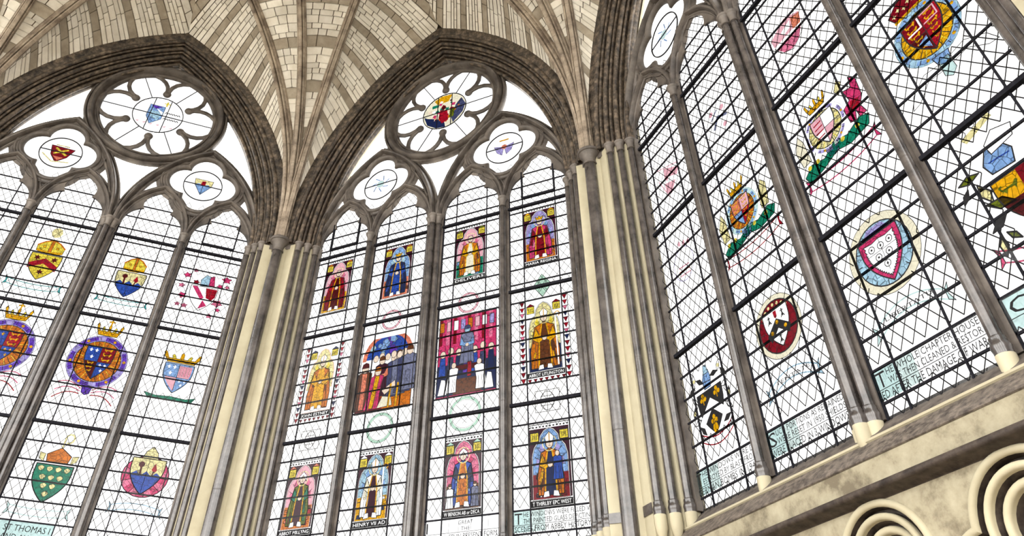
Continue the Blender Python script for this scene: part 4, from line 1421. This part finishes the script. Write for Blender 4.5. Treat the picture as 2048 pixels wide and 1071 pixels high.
for s in (-1, 1):
    a.shape([(cx + s * .08, 7.03), (cx + s * .25, 7.06), (cx + s * .45, 6.93), (cx + s * .52, 6.78), (cx + s * .42, 6.80), (cx + s * .24, 6.95), (cx + s * .06, 6.93)], 'white', .008)
a.shape([(cx - .06, 7.06), (cx + .06, 7.06), (cx + .07, 6.86), (cx, 6.80), (cx - .07, 6.86)], 'aqua', .008)
a.build('ribbon_end', W2, split=True)
exclude(2, 3, 'disc', .03, 7.5, .42)
cx = LC[3]
W2 = emblem(2, cx, 4.7, 'crest with blue helmet and green mantling cut by the right edge')
a = Art().shape([(cx - .14, 5.62), (cx - .18, 5.74), (cx - .10, 5.88), (cx + .05, 5.86), (cx + .12, 5.74), (cx + .08, 5.60)], 'lblue', .014).shape([(cx - .06, 5.80), (cx + .18, 5.84), (cx + .22, 5.96), (cx + .04, 6.02), (cx - .08, 5.92)], 'white', .01).line([(cx - .12, 5.74), (cx + .08, 5.72)], .014, 'blue')
a.build('helmet', W2, label='light blue helmet beside the right edge')
a = Art()
for i, (x, z, r) in enumerate(((-.36, 5.72, .09), (-.45, 5.58, .06), (-.28, 5.50, .10), (-.20, 5.34, .11), (-.30, 5.18, .08), (-.36, 4.98, .08), (-.24, 5.02, .06), (.3, 5.6, .1), (.34, 5.36, .1), (.3, 5.1, .09))):
    t = .9 * i
    P4 = [(cx + x + r * 1.3 * cos(t), z + r * 1.3 * sin(t)), (cx + x + r * .5 * cos(t + 1.4), z + r * .5 * sin(t + 1.4)), (cx + x - r * 1.2 * cos(t), z - r * 1.2 * sin(t)), (cx + x - r * .5 * cos(t + 1.4), z - r * .5 * sin(t + 1.4))]
    a.shape(P4, ('olive', 'lead', 'pale')[i % 3], .016)
a.build('mantling_leaf', W2, .018, None, True)
pts = shield_pts(cx + .04, 5.54, .50, .56)
a = Art().shape(pts, 'gold', .014).poly([(cx + .04, 5.54), (cx + .29, 5.54), (cx + .28, 5.3), (cx + .04, 5.3)], 'crim')
lion(a, cx - .07, 5.42, .09, 'olive')
a.poly([(cx - .2, 5.3), (cx + .04, 5.3), (cx + .04, 5.0), (cx - .1, 5.12)], 'dred')
a.build('shield', W2, label='gold and crimson shield beside the right edge')
a = Art().poly([(cx - .24, 6.12), (cx + .10, 6.20), (cx + .12, 6.14), (cx - .20, 6.05)], 'pale')
dots(a, [(cx - .2, 6.16), (cx - .08, 6.20), (cx + .06, 6.24)], .035, 'white', 10, .008)
a.build('coronet', W2)
ribbon(W2, cx - .42, cx + .42, 4.78, .12, .12, 'rose')
exclude(2, 3, 'rect', -.25, .30, 5.0, 6.0)
# inscriptions along the foot of the right window
INS = {0: (('HE WINDOWS WERE D', -.46, .60, 4.495, .072), ('ESTROYED BY BLAST FROM', -.46, .62, 4.405, .072), ('GERMAN BOMBS IN 1941', -.60, .60, 4.292, .082)),
       1: (('UCH PORTIONS AS REMAINED', -.47, .62, 4.495, .072), ('WERE RESET IN 1950 SHIELDS', -.47, .62, 4.405, .072), ('WERE PLACED IN 3 WINDOWS', -.61, .62, 4.292, .082)),
       2: (('HE WHOLE CHAPTER HOUSE', -.46, .62, 4.495, .072), ('WAS THEN CLEANED & RESTOR', -.46, .62, 4.405, .072), ('-ED AFTER THE DAMAGE OF WAR', -.62, .62, 4.292, .082)),
       3: (("O'", -.58, -.30, 4.41, .14),)}
BIG = {0: 'T', 1: 'S', 2: 'T', 3: None}
def inscription(w, f, li, lines, big, glass_c='aqua', wl=.64, lab=None):
    cx = LC[li]
    w = emblem(f, cx, 4.285, lab, 'glass_inscription', 'inscription')
    a = Art()
    xs = [-wl, -.347, -.12, .10, .347, wl]
    for x0, x1 in zip(xs, xs[1:]):
        c = 'white' if (x0 > -.2) else ('ice' if x0 > -.5 and glass_c == 'aqua' else glass_c)
        a.poly([(cx + x0, 4.285), (cx + x1, 4.285), (cx + x1, 4.585), (cx + x0, 4.585)], c)
    a.line([(cx - wl, 4.388), (cx + wl, 4.388)], .007)
    for x in (-.22, -.05, .16, .45):
        a.line([(cx + x, 4.39), (cx + x + .01, 4.585)], .005)
        a.line([(cx + x - .06, 4.29), (cx + x - .05, 4.388)], .005)
    o = a.build('plate', w, .015)
    ls = [(t, cx + x0, cx + x1, z, h) for t, x0, x1, z, h in lines]
    if big:
        ls.append((big, cx - .60, cx - (.575 if big == 'I' else .48), 4.40, .165))
    if ls:
        lettering(o, ls, .019)
    exclude(f, li, 'rect', -.66, .66, 4.27, 4.595)
for li in range(4):
    inscription(W2, 2, li, INS[li], BIG[li], lab=('inscription plate about windows and bombs, below the black shield', 'inscription plate about portions reset in 1950, below the red roundel', 'inscription plate about the whole chapter house, below the blue roundel', "inscription plate beginning O' at the right edge")[li])
# ------------------------------------------------------------------ middle window
inscription(W1, 1, 3, (('HE WINDOWS WERE FILLED WI', -.46, .62, 4.495, .07), ('THE PAINTED GLASS DEPICTING', -.46, .62, 4.405, .07), ('SCENES FROM ABBEY HISTORY', -.60, .58, 4.295, .08)), 'T', 'aqua', lab='inscription plate about scenes from abbey history, foot of middle window')
inscription(W1, 1, 2, (('GREAT', -.05, .2, 4.495, .06), ('THE', .0, .15, 4.405, .06), ('ED IN PRESENT FORM', -.2, .60, 4.295, .075)), 'I', 'white', lab='white inscription plate ending in FORM, foot of middle window')

def person(a, x, z, s, robe, head='skin', hair=None, robe2=None, lean=0, arms=None):
    """standing figure: feet at (x, z), height s"""
    sh = z + s * .80
    a.shape([(x - s * .20, z), (x + s * .20, z), (x + s * .17 + lean * .3, z + s * .35), (x + s * .17 + lean, sh - s * .02), (x + s * .07 + lean, sh + s * .03), (x - s * .07 + lean, sh + s * .03), (x - s * .17 + lean, sh - s * .02), (x - s * .15 + lean * .3, z + s * .35)], robe, .012)
    if robe2:
        a.shape([(x - s * .06, z + s * .02), (x + s * .06, z + s * .02), (x + s * .06 + lean, sh), (x - s * .06 + lean, sh)], robe2, .009)
    for d in (-.09, .05, .12):
        a.line([(x + s * d, z + s * .03), (x + s * d * .8 + lean * .5, z + s * .45)], .008)
    if arms:
        a.shape([(x - s * .17 + lean, sh - s * .05), (x - s * .20, z + s * .50), (x, z + s * .44), (x + s * .20, z + s * .50), (x + s * .17 + lean, sh - s * .05), (x + s * .08, z + s * .56), (x - s * .08, z + s * .56)], arms, .01)
        a.disc(x, z + s * .49, s * .05, 'skin', 8, w=.006)
    a.disc(x + lean, sh + s * .11, s * .085, head, 12, s * .105, w=.010)
    if hair:
        a.shape([(x + lean - s * .09, sh + s * .12), (x + lean - s * .07, sh + s * .21), (x + lean, sh + s * .24), (x + lean + s * .07, sh + s * .21), (x + lean + s * .09, sh + s * .12)], hair, .008)
def arch_bg(a, x0, x1, z0, z1, bg, bg2, edge='lead'):
    cx, w = (x0 + x1) / 2, (x1 - x0)
    pts = [(x0, z0), (x0, z0 + (z1 - z0) * .60)]
    pts += [(x0 + w * .06, z0 + (z1 - z0) * .72), (x0 + w * .16, z0 + (z1 - z0) * .79), (x0 + w * .22, z0 + (z1 - z0) * .80), (x0 + w * .25, z0 + (z1 - z0) * .89), (x0 + w * .36, z0 + (z1 - z0) * .965), (cx, z1)]
    pts += [(x1 + x0 - x, z) for x, z in pts[-2::-1]]
    a.shape(pts, bg, .02)
    n = 9
    for i in range(n):
        t0 = pi * i / n
        if i % 2 == 0:
            zc = z0 + (z1 - z0) * .45
            a.poly([(cx + .06 * cos(t0), zc + .06 * sin(t0)), (cx + w * .40 * cos(t0), zc + (z1 - z0) * .38 * sin(t0)), (cx + w * .40 * cos(t0 + pi / n), zc + (z1 - z0) * .38 * sin(t0 + pi / n))], bg2)
        a.line([(cx, z0 + (z1 - z0) * .45), (cx + w * .44 * cos(t0), z0 + (z1 - z0) * (.45 + .40 * sin(t0)))], .007)
    a.line(pts, .022, edge, True)
    a.line(pts, .006, 'white', True)
def fig_panel(li, z0, z1, bg, bg2, robe, robe2, base, hat, cap=None, border='plain', extra=None, w=.345, edge='lead', lab=None, head='skin'):
    cx = LC[li]
    W1 = emblem(1, cx, z0, lab + (', top row of middle window' if z0 > 8 else ', middle row of middle window' if z0 > 6 else ', bottom row of middle window'), 'figure_panel')
    a = Art().tag('border')
    x0, x1 = cx - w, cx + w
    if border == 'hearts':                            # wide jewelled border left and right
        a.poly([(cx - .46, z0), (cx + .46, z0), (cx + .46, z1), (cx - .46, z1)], 'white')
        n = 14
        for s in (-1, 1):
            for i in range(n):
                zz = z0 + (z1 - z0) * (i + .5) / n
                a.shape([(cx + s * .36, zz + .045), (cx + s * .45, zz + .045), (cx + s * .405, zz - .045)], ('red', 'crim', 'navy', 'pink')[i % 4], .009)
            a.line([(cx + s * .352, z0), (cx + s * .352, z1)], .012).line([(cx + s * .46, z0), (cx + s * .46, z1)], .012)
        for i in range(7):
            a.shape([(x0 + .1 * i + .02, z0 + .07), (x0 + .1 * i + .09, z0 + .07), (x0 + .1 * i + .055, z0 + .01)], 'crim', .008)
        zb = z0 + .08
    else:
        a.poly([(x0, z0), (x1, z0), (x1, z1), (x0, z1)], 'white')
        for i in range(12):
            a.poly([(x0 + .0575 * i + .008, z1 - .03), (x0 + .0575 * i + .04, z1 - .03), (x0 + .0575 * i + .04, z1 - .055), (x0 + .0575 * i + .008, z1 - .055)], 'lead')
        zb = z0
    xi0, xi1 = x0 + .055, x1 - .055
    zt = z1 - .07
    zc = zb + (.12 if cap else .03)
    a.poly([(x0 + .015, zc), (x1 - .015, zc), (x1 - .015, zt), (x0 + .015, zt)], 'plum' if border != 'hearts' else 'white')
    for s in (-1, 1):                                  # gold towers in the upper corners
        x = cx + s * (w - .10)
        a.shape([(x - .07, zt - .20), (x + .07, zt - .20), (x + .07, zt - .06), (x - .07, zt - .06)], 'yellow', .010)
        for k in (-.03, 0, .03):
            a.line([(x + k, zt - .17), (x + k, zt - .10)], .010)
        a.shape([(x - .08, zt - .055), (x + .08, zt - .055), (x, zt - .0)], base[1], .008)
    a.tag('background')
    arch_bg(a, xi0, xi1, zc, zt, bg, bg2, edge)
    h = zt - zc
    a.tag('foreground')
    r2 = random.Random(li * 17 + int(z0 * 10))
    a.poly([(xi0, zc), (xi1, zc), (xi1, zc + h * .34), (xi0, zc + h * .34)], base[0])
    for i in range(14):
        x, z, s = r2.uniform(xi0 + .04, xi1 - .04), r2.uniform(zc + .04, zc + h * .32), r2.uniform(.03, .06)
        a.shape([(x - s, z - s * .6), (x + s, z - s * .7), (x + s * .8, z + s * .7), (x - s * .7, z + s * .8)], r2.choice(base), .008)
    a.tag('figure')
    s = h * .80
    zf = zc + .05
    a.shape([(cx - s * .24, zf), (cx - s * .25, zf + s * .3), (cx - s * .17, zf + s * .74), (cx, zf + s * .82), (cx + s * .17, zf + s * .74), (cx + s * .25, zf + s * .3), (cx + s * .24, zf)], robe, .014)
    a.shape([(cx - s * .11, zf), (cx + s * .11, zf), (cx + s * .09, zf + s * .5), (cx + s * .04, zf + s * .78), (cx - s * .04, zf + s * .78), (cx - s * .09, zf + s * .5)], robe2, .011)
    for d in (-.19, -.14, .14, .19):
        a.line([(cx + s * d, zf), (cx + s * d * .75, zf + s * .66)], .009)
    shades = {'crim': ('red', 'dred'), 'navy': ('blue', 'slate'), 'orange': ('gold', 'brown'), 'rose': ('crim', 'pink'), 'olive': ('green', 'brown'), 'white': ('cream', 'aqua'), 'blue': ('navy', 'lblue')}.get(robe, ('pale', 'brown'))
    for i in range(12):                                # folds of the robe
        d = r2.uniform(-.21, .21)
        z = zf + s * r2.uniform(.04, .5)
        w_ = r2.uniform(.012, .03)
        l_ = s * r2.uniform(.10, .22)
        if abs(d) > .1:
            a.shape([(cx + s * d - w_, z), (cx + s * d + w_, z), (cx + s * d * .86 + w_ * .6, z + l_), (cx + s * d * .86 - w_ * .4, z + l_)], shades[i % 2], .006)
    for sd in (-1, 1):                                 # sleeves
        a.shape([(cx + sd * s * .15, zf + s * .72), (cx + sd * s * .21, zf + s * .52), (cx + sd * s * .10, zf + s * .44), (cx + sd * s * .02, zf + s * .50), (cx + sd * s * .09, zf + s * .58)], shades[0], .010)
    for sd in (-1, 1):
        a.line([(cx + sd * s * .11, zf), (cx + sd * s * .09, zf + s * .5), (cx + sd * s * .04, zf + s * .78)], .022, 'gold')
    a.disc(cx, zf + s * .52, .045, 'skin', 8, w=.008)
    a.line([(cx + .115 * cos(2 * pi * i / 16), zf + s * .91 + .125 * sin(2 * pi * i / 16)) for i in range(16)], .014, 'pale', True)
    a.disc(cx, zf + s * .90, .062, head, 12, .078, w=.011)
    for sd in (-1, 1):
        a.line([(cx + sd * .034, zf + s * .90 + .012), (cx + sd * .014, zf + s * .90 + .012)], .008)
    a.line([(cx, zf + s * .90 + .005), (cx, zf + s * .90 - .022)], .006).line([(cx - .018, zf + s * .90 - .038), (cx + .018, zf + s * .90 - .038)], .007)
    zh = zf + s * .94
    if hat == 'mitre':
        a.shape([(cx - .06, zh), (cx + .06, zh), (cx + .075, zh + .07), (cx, zh + .15), (cx - .075, zh + .07)], 'white', .010).line([(cx, zh), (cx, zh + .13)], .018, 'gold')
    elif hat == 'crown':
        a.shape([(cx - .06, zh + .01), (cx + .06, zh + .01), (cx + .08, zh + .09), (cx + .03, zh + .05), (cx, zh + .10), (cx - .03, zh + .05), (cx - .08, zh + .09)], 'gold', .009)
    elif hat == 'hood':
        a.shape([(cx - .08, zh - .08), (cx - .075, zh + .02), (cx, zh + .09), (cx + .075, zh + .02), (cx + .08, zh - .08), (cx + .055, zh - .04), (cx, zh + .03), (cx - .055, zh - .04)], 'white', .009)
    if extra == 'staff':
        a.line([(cx + s * .22, zf + .02), (cx + s * .20, zf + s * .92)], .022, 'white').line([(cx + s * .20 + .04 - .045 * cos(t * .6), zf + s * .92 + .05 * sin(t * .6)) for t in range(8)], .018, 'gold')
    elif extra == 'monks':
        for sd, c in ((-1, 'white'), (1, 'grey')):
            person(a, cx + sd * .22, zc + .02, h * .34, c, 'skin', 'brown')
    elif extra == 'child':
        person(a, cx + .12, zf + s * .25, s * .5, 'blue', 'skin', None)
    # feet
    for sd in (-1, 1):
        a.shape([(cx + sd * .03, zf - .02), (cx + sd * .13, zf - .03), (cx + sd * .11, zf + .05), (cx + sd * .04, zf + .06)], 'white', .008)
    if cap:
        a.tag('caption')
        a.poly([(x0 + .01, zb + .01), (x1 - .01, zb + .01), (x1 - .01, zb + .105), (x0 + .01, zb + .105)], 'lead')
        text_into(a, cap, x0 + .04, x1 - .04, zb + .03, .058)
    a.tag('border')
    a.line([(x0, z0), (x1, z0), (x1, z1), (x0, z1)], .014, 'lead', True)
    a.build('figure_panel', W1, .02)
    ww = .47 if border == 'hearts' else w
    exclude(1, li, 'rect', -ww, ww, z0, z1)
G1 = ('orange', 'brown', 'red', 'gold', 'salmon')
G2 = ('crim', 'plum', 'navy', 'brown', 'slate')
G3 = ('navy', 'white', 'brown', 'slate', 'olive')
# top row
fig_panel(0, 8.92, 10.25, 'lpink', 'pink', 'crim', 'dred', ('gold', 'orange', 'lpink', 'brown'), 'none', lab='panel with a figure in a dark red robe on pink')
fig_panel(1, 8.92, 10.25, 'lblue', 'sky', 'navy', 'blue', ('salmon', 'orange', 'brown', 'pale'), 'crown', lab='panel with a seated figure in a dark blue mantle')
fig_panel(2, 8.90, 10.25, 'lpink', 'pink', 'orange', 'cream', ('green', 'olive', 'brown', 'lblue'), 'none', 'DELIVERS', lab='panel with a pale orange figure on pink')
fig_panel(3, 8.90, 10.25, 'lilac', 'lblue', 'rose', 'crim', ('orange', 'gold', 'plum', 'salmon'), 'crown', 'MARIA REGINA', lab='panel with a queen in rose red on lilac blue')
# middle row
fig_panel(0, 6.59, 8.16, 'pale', 'yellow', 'orange', 'gold', ('white', 'navy', 'crim', 'blue'), 'mitre', 'JOHN ESTNEY', 'hearts', edge='orange', lab='panel with a golden bishop inside a border of red hearts')
fig_panel(3, 6.57, 8.16, 'pale', 'yellow', 'orange', 'brown', ('navy', 'crim', 'green', 'brown'), 'mitre', 'ABBOT LITLINGTON', 'hearts', 'staff', lab='panel with a bishop and staff on yellow, red heart border')
def scene_left():
    W1 = emblem(1, LC[1], 6.56, 'crowded scene of red robes and blue monks under a blue arch', 'figure_panel')
    cx, z0, z1 = LC[1], 6.56, 8.17
    x0, x1 = cx - .58, cx + .58
    a = Art().tag('background').poly([(x0, z0), (x1, z0), (x1, z1), (x0, z1)], 'white')
    n = 10
    arch = [(cx + .47 * cos(pi * i / n), 7.62 + .48 * sin(pi * i / n)) for i in range(n + 1)]
    a.poly(arch, 'blue')
    r2 = random.Random(3)
    for i in range(16):
        t, rr = r2.uniform(.1, 3.0), r2.uniform(.1, .42)
        x, z, s = cx + rr * cos(t), 7.64 + rr * sin(t), r2.uniform(.05, .10)
        a.shape([(x + s * cos(q), z + s * sin(q)) for q in (0, 1.3, 2.4, 3.7, 5)], r2.choice(('lblue', 'sky', 'blue', 'purple', 'lblue')), .008)
    for s0, s1 in ((.47, .56),):
        a.poly([(cx + s1 * cos(pi * i / n), 7.60 + (s1 + .02) * sin(pi * i / n)) for i in range(n + 1)] + [(cx + s0 * cos(pi * i / n), 7.60 + (s0 + .02) * sin(pi * i / n)) for i in range(n, -1, -1)], 'salmon')
    a.poly([(cx - .45, z1 - .12), (cx + .45, z1 - .12), (cx + .45, z1), (cx - .45, z1)], 'white')
    a.poly([(x0, z0 + .02), (x1, z0 + .02), (x1, 7.05), (x0, 7.0)], 'orange').poly([(x0, z0 + .02), (cx, z0 + .02), (cx - .1, 7.1), (x0, 7.0)], 'crim')
    a.tag('figures')
    for i, c in enumerate(('slate', 'grey', 'slate', 'grey')):
        person(a, cx + .16 + .11 * i, 6.80 + .03 * i, .86, c, 'skin', 'brown' if i % 2 else None)
    for i in range(5):
        a.disc(cx - .25 + .13 * i, 7.62 + .03 * (i % 2), .06, 'skin', 10, .075, w=.010)
    person(a, cx - .10, 6.85, .78, 'plum', 'skin', 'brown', None, 0, 'salmon')
    person(a, cx - .46, 6.62, .92, 'brown', 'skin', 'dred', 'salmon')
    person(a, cx - .25, 6.62, .80, 'rose', 'skin', 'orange', 'gold', .08)
    a.shape([(cx - .05, 6.95), (cx + .22, 7.12), (cx + .24, 7.0), (cx + .02, 6.86)], 'skin', .01)
    a.shape([(cx - .12, 6.62), (cx + .20, 6.64), (cx + .16, 6.80), (cx - .02, 6.84)], 'cream', .01)
    for x in (.12, .27):
        a.line([(cx + x, 6.62), (cx + x + .02, 7.05)], .035, 'gold').line([(cx + x - .02, 6.62), (cx + x, 7.05)], .008)
    a.tag('border')
    a.line([(x0, z0), (x1, z0), (x1, z1), (x0, z1)], .016, 'lead', True).line([(x0, z0 + .035), (x1, z0 + .035)], .010)
    a.build('figure_panel', W1, .02)
    exclude(1, 1, 'rect', -.58, .58, z0, z1)
def scene_right():
    W1 = emblem(1, LC[2], 6.58, 'crowded scene of figures at a table on deep pink and navy', 'figure_panel')
    cx, z0, z1 = LC[2], 6.58, 8.15
    x0, x1 = cx - .58, cx + .58
    a = Art().tag('background').poly([(x0, z0), (x1, z0), (x1, z1), (x0, z1)], 'rose')
    for i in range(8):
        a.poly([(x0 + .145 * i, 7.6), (x0 + .145 * i + .07, 7.6), (x0 + .145 * i + .07, z1), (x0 + .145 * i, z1)], 'pink' if i % 2 else 'crim')
        a.shape([(x0 + .145 * i + .01, 7.88), (x0 + .145 * i + .10, 7.88), (x0 + .145 * i + .10, 8.08), (x0 + .145 * i + .01, 8.08)], ('orange', 'lpink', 'white', 'lilac')[i % 4], .010)
    a.poly([(x0, z0 + .03), (x1, z0 + .03), (x1, 7.20), (x0, 7.20)], 'navy')
    a.poly([(cx - .25, z0 + .04), (cx + .30, z0 + .04), (cx + .28, 6.9), (cx - .22, 6.9)], 'brown')
    a.tag('figures')
    for i in range(7):
        a.disc(cx - .48 + .16 * i, 7.42 + .05 * (i % 2), .058, 'skin', 10, .072, w=.010)
        a.shape([(cx - .55 + .16 * i, 7.0), (cx - .41 + .16 * i, 7.0), (cx - .43 + .16 * i, 7.35), (cx - .53 + .16 * i, 7.35)], ('blue', 'slate', 'navy', 'purple')[i % 4], .010)
    person(a, cx, 7.18, .74, 'grey', 'sky', 'slate', None, 0, 'lblue')
    a.shape([(cx - .30, 7.16), (cx + .32, 7.16), (cx + .26, 7.06), (cx - .26, 7.06)], 'dred', .01)
    a.shape([(cx + .02, 6.92), (cx + .10, 6.92), (cx + .10, 7.2), (cx + .02, 7.2)], 'red', .01)
    for x, l in ((-.30, .05), (.30, -.05)):
        person(a, cx + x, 6.66, .56, 'white', 'skin', None, None, l)
    for x in (-.46, .44):
        a.shape([(cx + x - .09, 6.64), (cx + x + .09, 6.64), (cx + x + .05, 6.92), (cx + x - .03, 6.94)], 'white', .01)
    a.line([(cx - .42, z0 + .03), (cx - .36, 7.1)], .03, 'lead')
    a.tag('border')
    a.line([(x0, z0), (x1, z0), (x1, z1), (x0, z1)], .016, 'lead', True).line([(x0, z0 + .035), (x1, z0 + .035)], .010)
    a.build('figure_panel', W1, .02)
    exclude(1, 2, 'rect', -.58, .58, z0, z1)
scene_left()
scene_right()
# bottom row
fig_panel(0, 4.60, 5.86, 'lpink', 'pink', 'olive', 'plum', ('orange', 'salmon', 'red', 'brown'), 'hood', 'ABBOT MILLYNG', edge='dred', lab='panel with a figure in green and plum on pink')
fig_panel(1, 4.60, 5.86, 'sky', 'lblue', 'white', 'plum', ('gold', 'white', 'navy', 'brown'), 'mitre', 'HENRY VII AD', extra='staff', lab='panel with a white and plum figure on light blue')
fig_panel(2, 4.60, 5.86, 'pink', 'rose', 'blue', 'orange', ('brown', 'lgreen', 'white', 'plum'), 'hood', 'W BENSON AB or DECA', extra='monks', lab='panel with a figure in blue on bright pink')
fig_panel(3, 4.60, 5.86, 'lblue', 'lilac', 'orange', 'navy', ('crim', 'plum', 'navy', 'olive', 'white'), 'mitre', 'T THIRLBY EPC WEST', extra='child', lab='panel with an orange and navy figure on periwinkle blue')
# pale knots between the panels
def knot(li, cz, r, col):
    W1 = emblem(1, LC[li], cz, '%s interlace roundel %s the %s' % ('pale green' if cz < 7 else 'pale pink', 'below' if cz < 7 else 'above', ('scene of blue monks', 'table scene on deep pink')[li - 1]), 'interlace_roundel')
    a = Art()
    cx = LC[li]
    a.line([(cx + r * cos(2 * pi * i / 24), cz + r * sin(2 * pi * i / 24)) for i in range(24)], .045, col, True)
    a.line([(cx + r * 1.1 * cos(2 * pi * i / 24), cz + r * 1.1 * sin(2 * pi * i / 24)) for i in range(24)], .007, 'lead', True)
    a.line([(cx + r * .88 * cos(2 * pi * i / 24), cz + r * .88 * sin(2 * pi * i / 24)) for i in range(24)], .007, 'lead', True)
    for k in (-.45, 0, .45):
        for s in (-1, 1):
            a.line([(cx + r * (k - .6), cz + s * r * -.6), (cx + r * (k + .6) * .95, cz + s * r * .6)], .008)
    a.build('interlace_roundel', W1, .018)
    exclude(1, li, 'disc', 0, cz, r)
knot(1, 6.25, .25, 'lgreen')
knot(2, 6.25, .28, 'lgreen')
knot(1, 8.42, .20, 'lpink')
knot(2, 8.42, .20, 'lpink')
for li in (0, 3):
    cx = LC[li]
    W1 = emblem(1, cx, 6.06, 'faint leaded square with oval, %s light of middle window' % ('leftmost' if li == 0 else 'rightmost'), 'leaded_square')
    a = Art()
    for s in (.0, .10):
        a.line([(cx - .21 + s, 6.06 + s), (cx + .21 - s, 6.06 + s), (cx + .21 - s, 6.42 - s), (cx - .21 + s, 6.42 - s)], .010, 'lead', True)
    a.line([(cx + .12 * cos(2 * pi * i / 16), 6.24 + .16 * sin(2 * pi * i / 16)) for i in range(16)], .010, 'lead', True).line([(cx, 6.06), (cx, 6.42)], .01)
    a.build('leaded_square', W1, .018)
cx = LC[3]
W1 = emblem(1, cx, 8.2, 'pale green leaded diamond in the rightmost light of middle window', 'leaded_diamond')
a = Art()
a.poly([(cx, 8.20), (cx + .18, 8.44), (cx, 8.68), (cx - .18, 8.44)], 'lgreen').line([(cx, 8.20), (cx + .18, 8.44), (cx, 8.68), (cx - .18, 8.44)], .01, 'lead', True)
a.line([(cx - .09, 8.32), (cx + .09, 8.56)], .008).line([(cx + .09, 8.32), (cx - .09, 8.56)], .008)
a.build('leaded_diamond', W1, .018, 'pale green leaded diamond')
for li in (1, 2):
    W1 = emblem(1, LC[li], 10.6, 'four faint leaded rings above the %s' % ('figure in blue' if li == 1 else 'orange figure on pink'), 'leaded_rings')
    a = Art()
    for x in (-.12, .12):
        for z in (10.74, 11.02):
            a.line([(LC[li] + x + .10 * cos(2 * pi * i / 14), z + .10 * sin(2 * pi * i / 14)) for i in range(14)], .009, 'grey', True)
    a.line([(LC[li] - .2, 10.88), (LC[li] + .2, 10.88)], .02, 'salmon')
    a.build('leaded_ring', W1, .018, None, True)

# ------------------------------------------------------------------ diamond leading and glazing strips
DX, DZ = .148, .215
def lattice(f, li):
    ex = EXC.get((f, li), [])
    def out(x, z):
        for k, q in ex:
            if k == 'rect' and q[0] < x < q[1] and q[2] < z < q[3]:
                return True
            if k == 'disc' and (x - q[0]) ** 2 + (z - q[1]) ** 2 < q[2] ** 2:
                return True
        return False
    mb = MB()
    nx, nz = 5, int(7.6 / DZ)
    w = .006 if f == 2 else .0042
    for j in range(nz * 2 + 1):
        z = 4.10 + j * DZ / 2
        for i in range(-nx - 1, nx + 1):
            x = (i + (.5 if j % 2 else 0)) * DX
            if abs(x) < .65 and not out(x, z):
                r = .0075
                mb.add([(x - r, -.009, z), (x, -.009, z - r), (x + r, -.009, z), (x, -.009, z + r), (x, -.016, z)], [(0, 1, 4), (1, 2, 4), (2, 3, 4), (3, 0, 4)])
            for s in (-1, 1):
                x2, z2 = x + s * DX / 2, z + DZ / 2
                xm, zm = (x + x2) / 2, (z + z2) / 2
                if abs(xm) > .65 or out(xm, zm) or z2 > 11.7:
                    continue
                L = sqrt((x2 - x) ** 2 + (z2 - z) ** 2)
                ux, uz = (z2 - z) / L * w, -(x2 - x) / L * w
                mb.add([(x + ux, -.008, z + uz), (x - ux, -.008, z - uz), (x2 - ux, -.008, z2 - uz), (x2 + ux, -.008, z2 + uz), (x, -.013, z), (x2, -.013, z2)], [(0, 3, 5, 4), (1, 4, 5, 2)])
    return mb.me('lead_lattice', M['lead'])
for f in range(3):
    for li in range(4):
        o = put('lead_lattice', lattice(f, li), WIN[f], None, None, 'stuff')
        o.location = (LC[li], 0, 0)
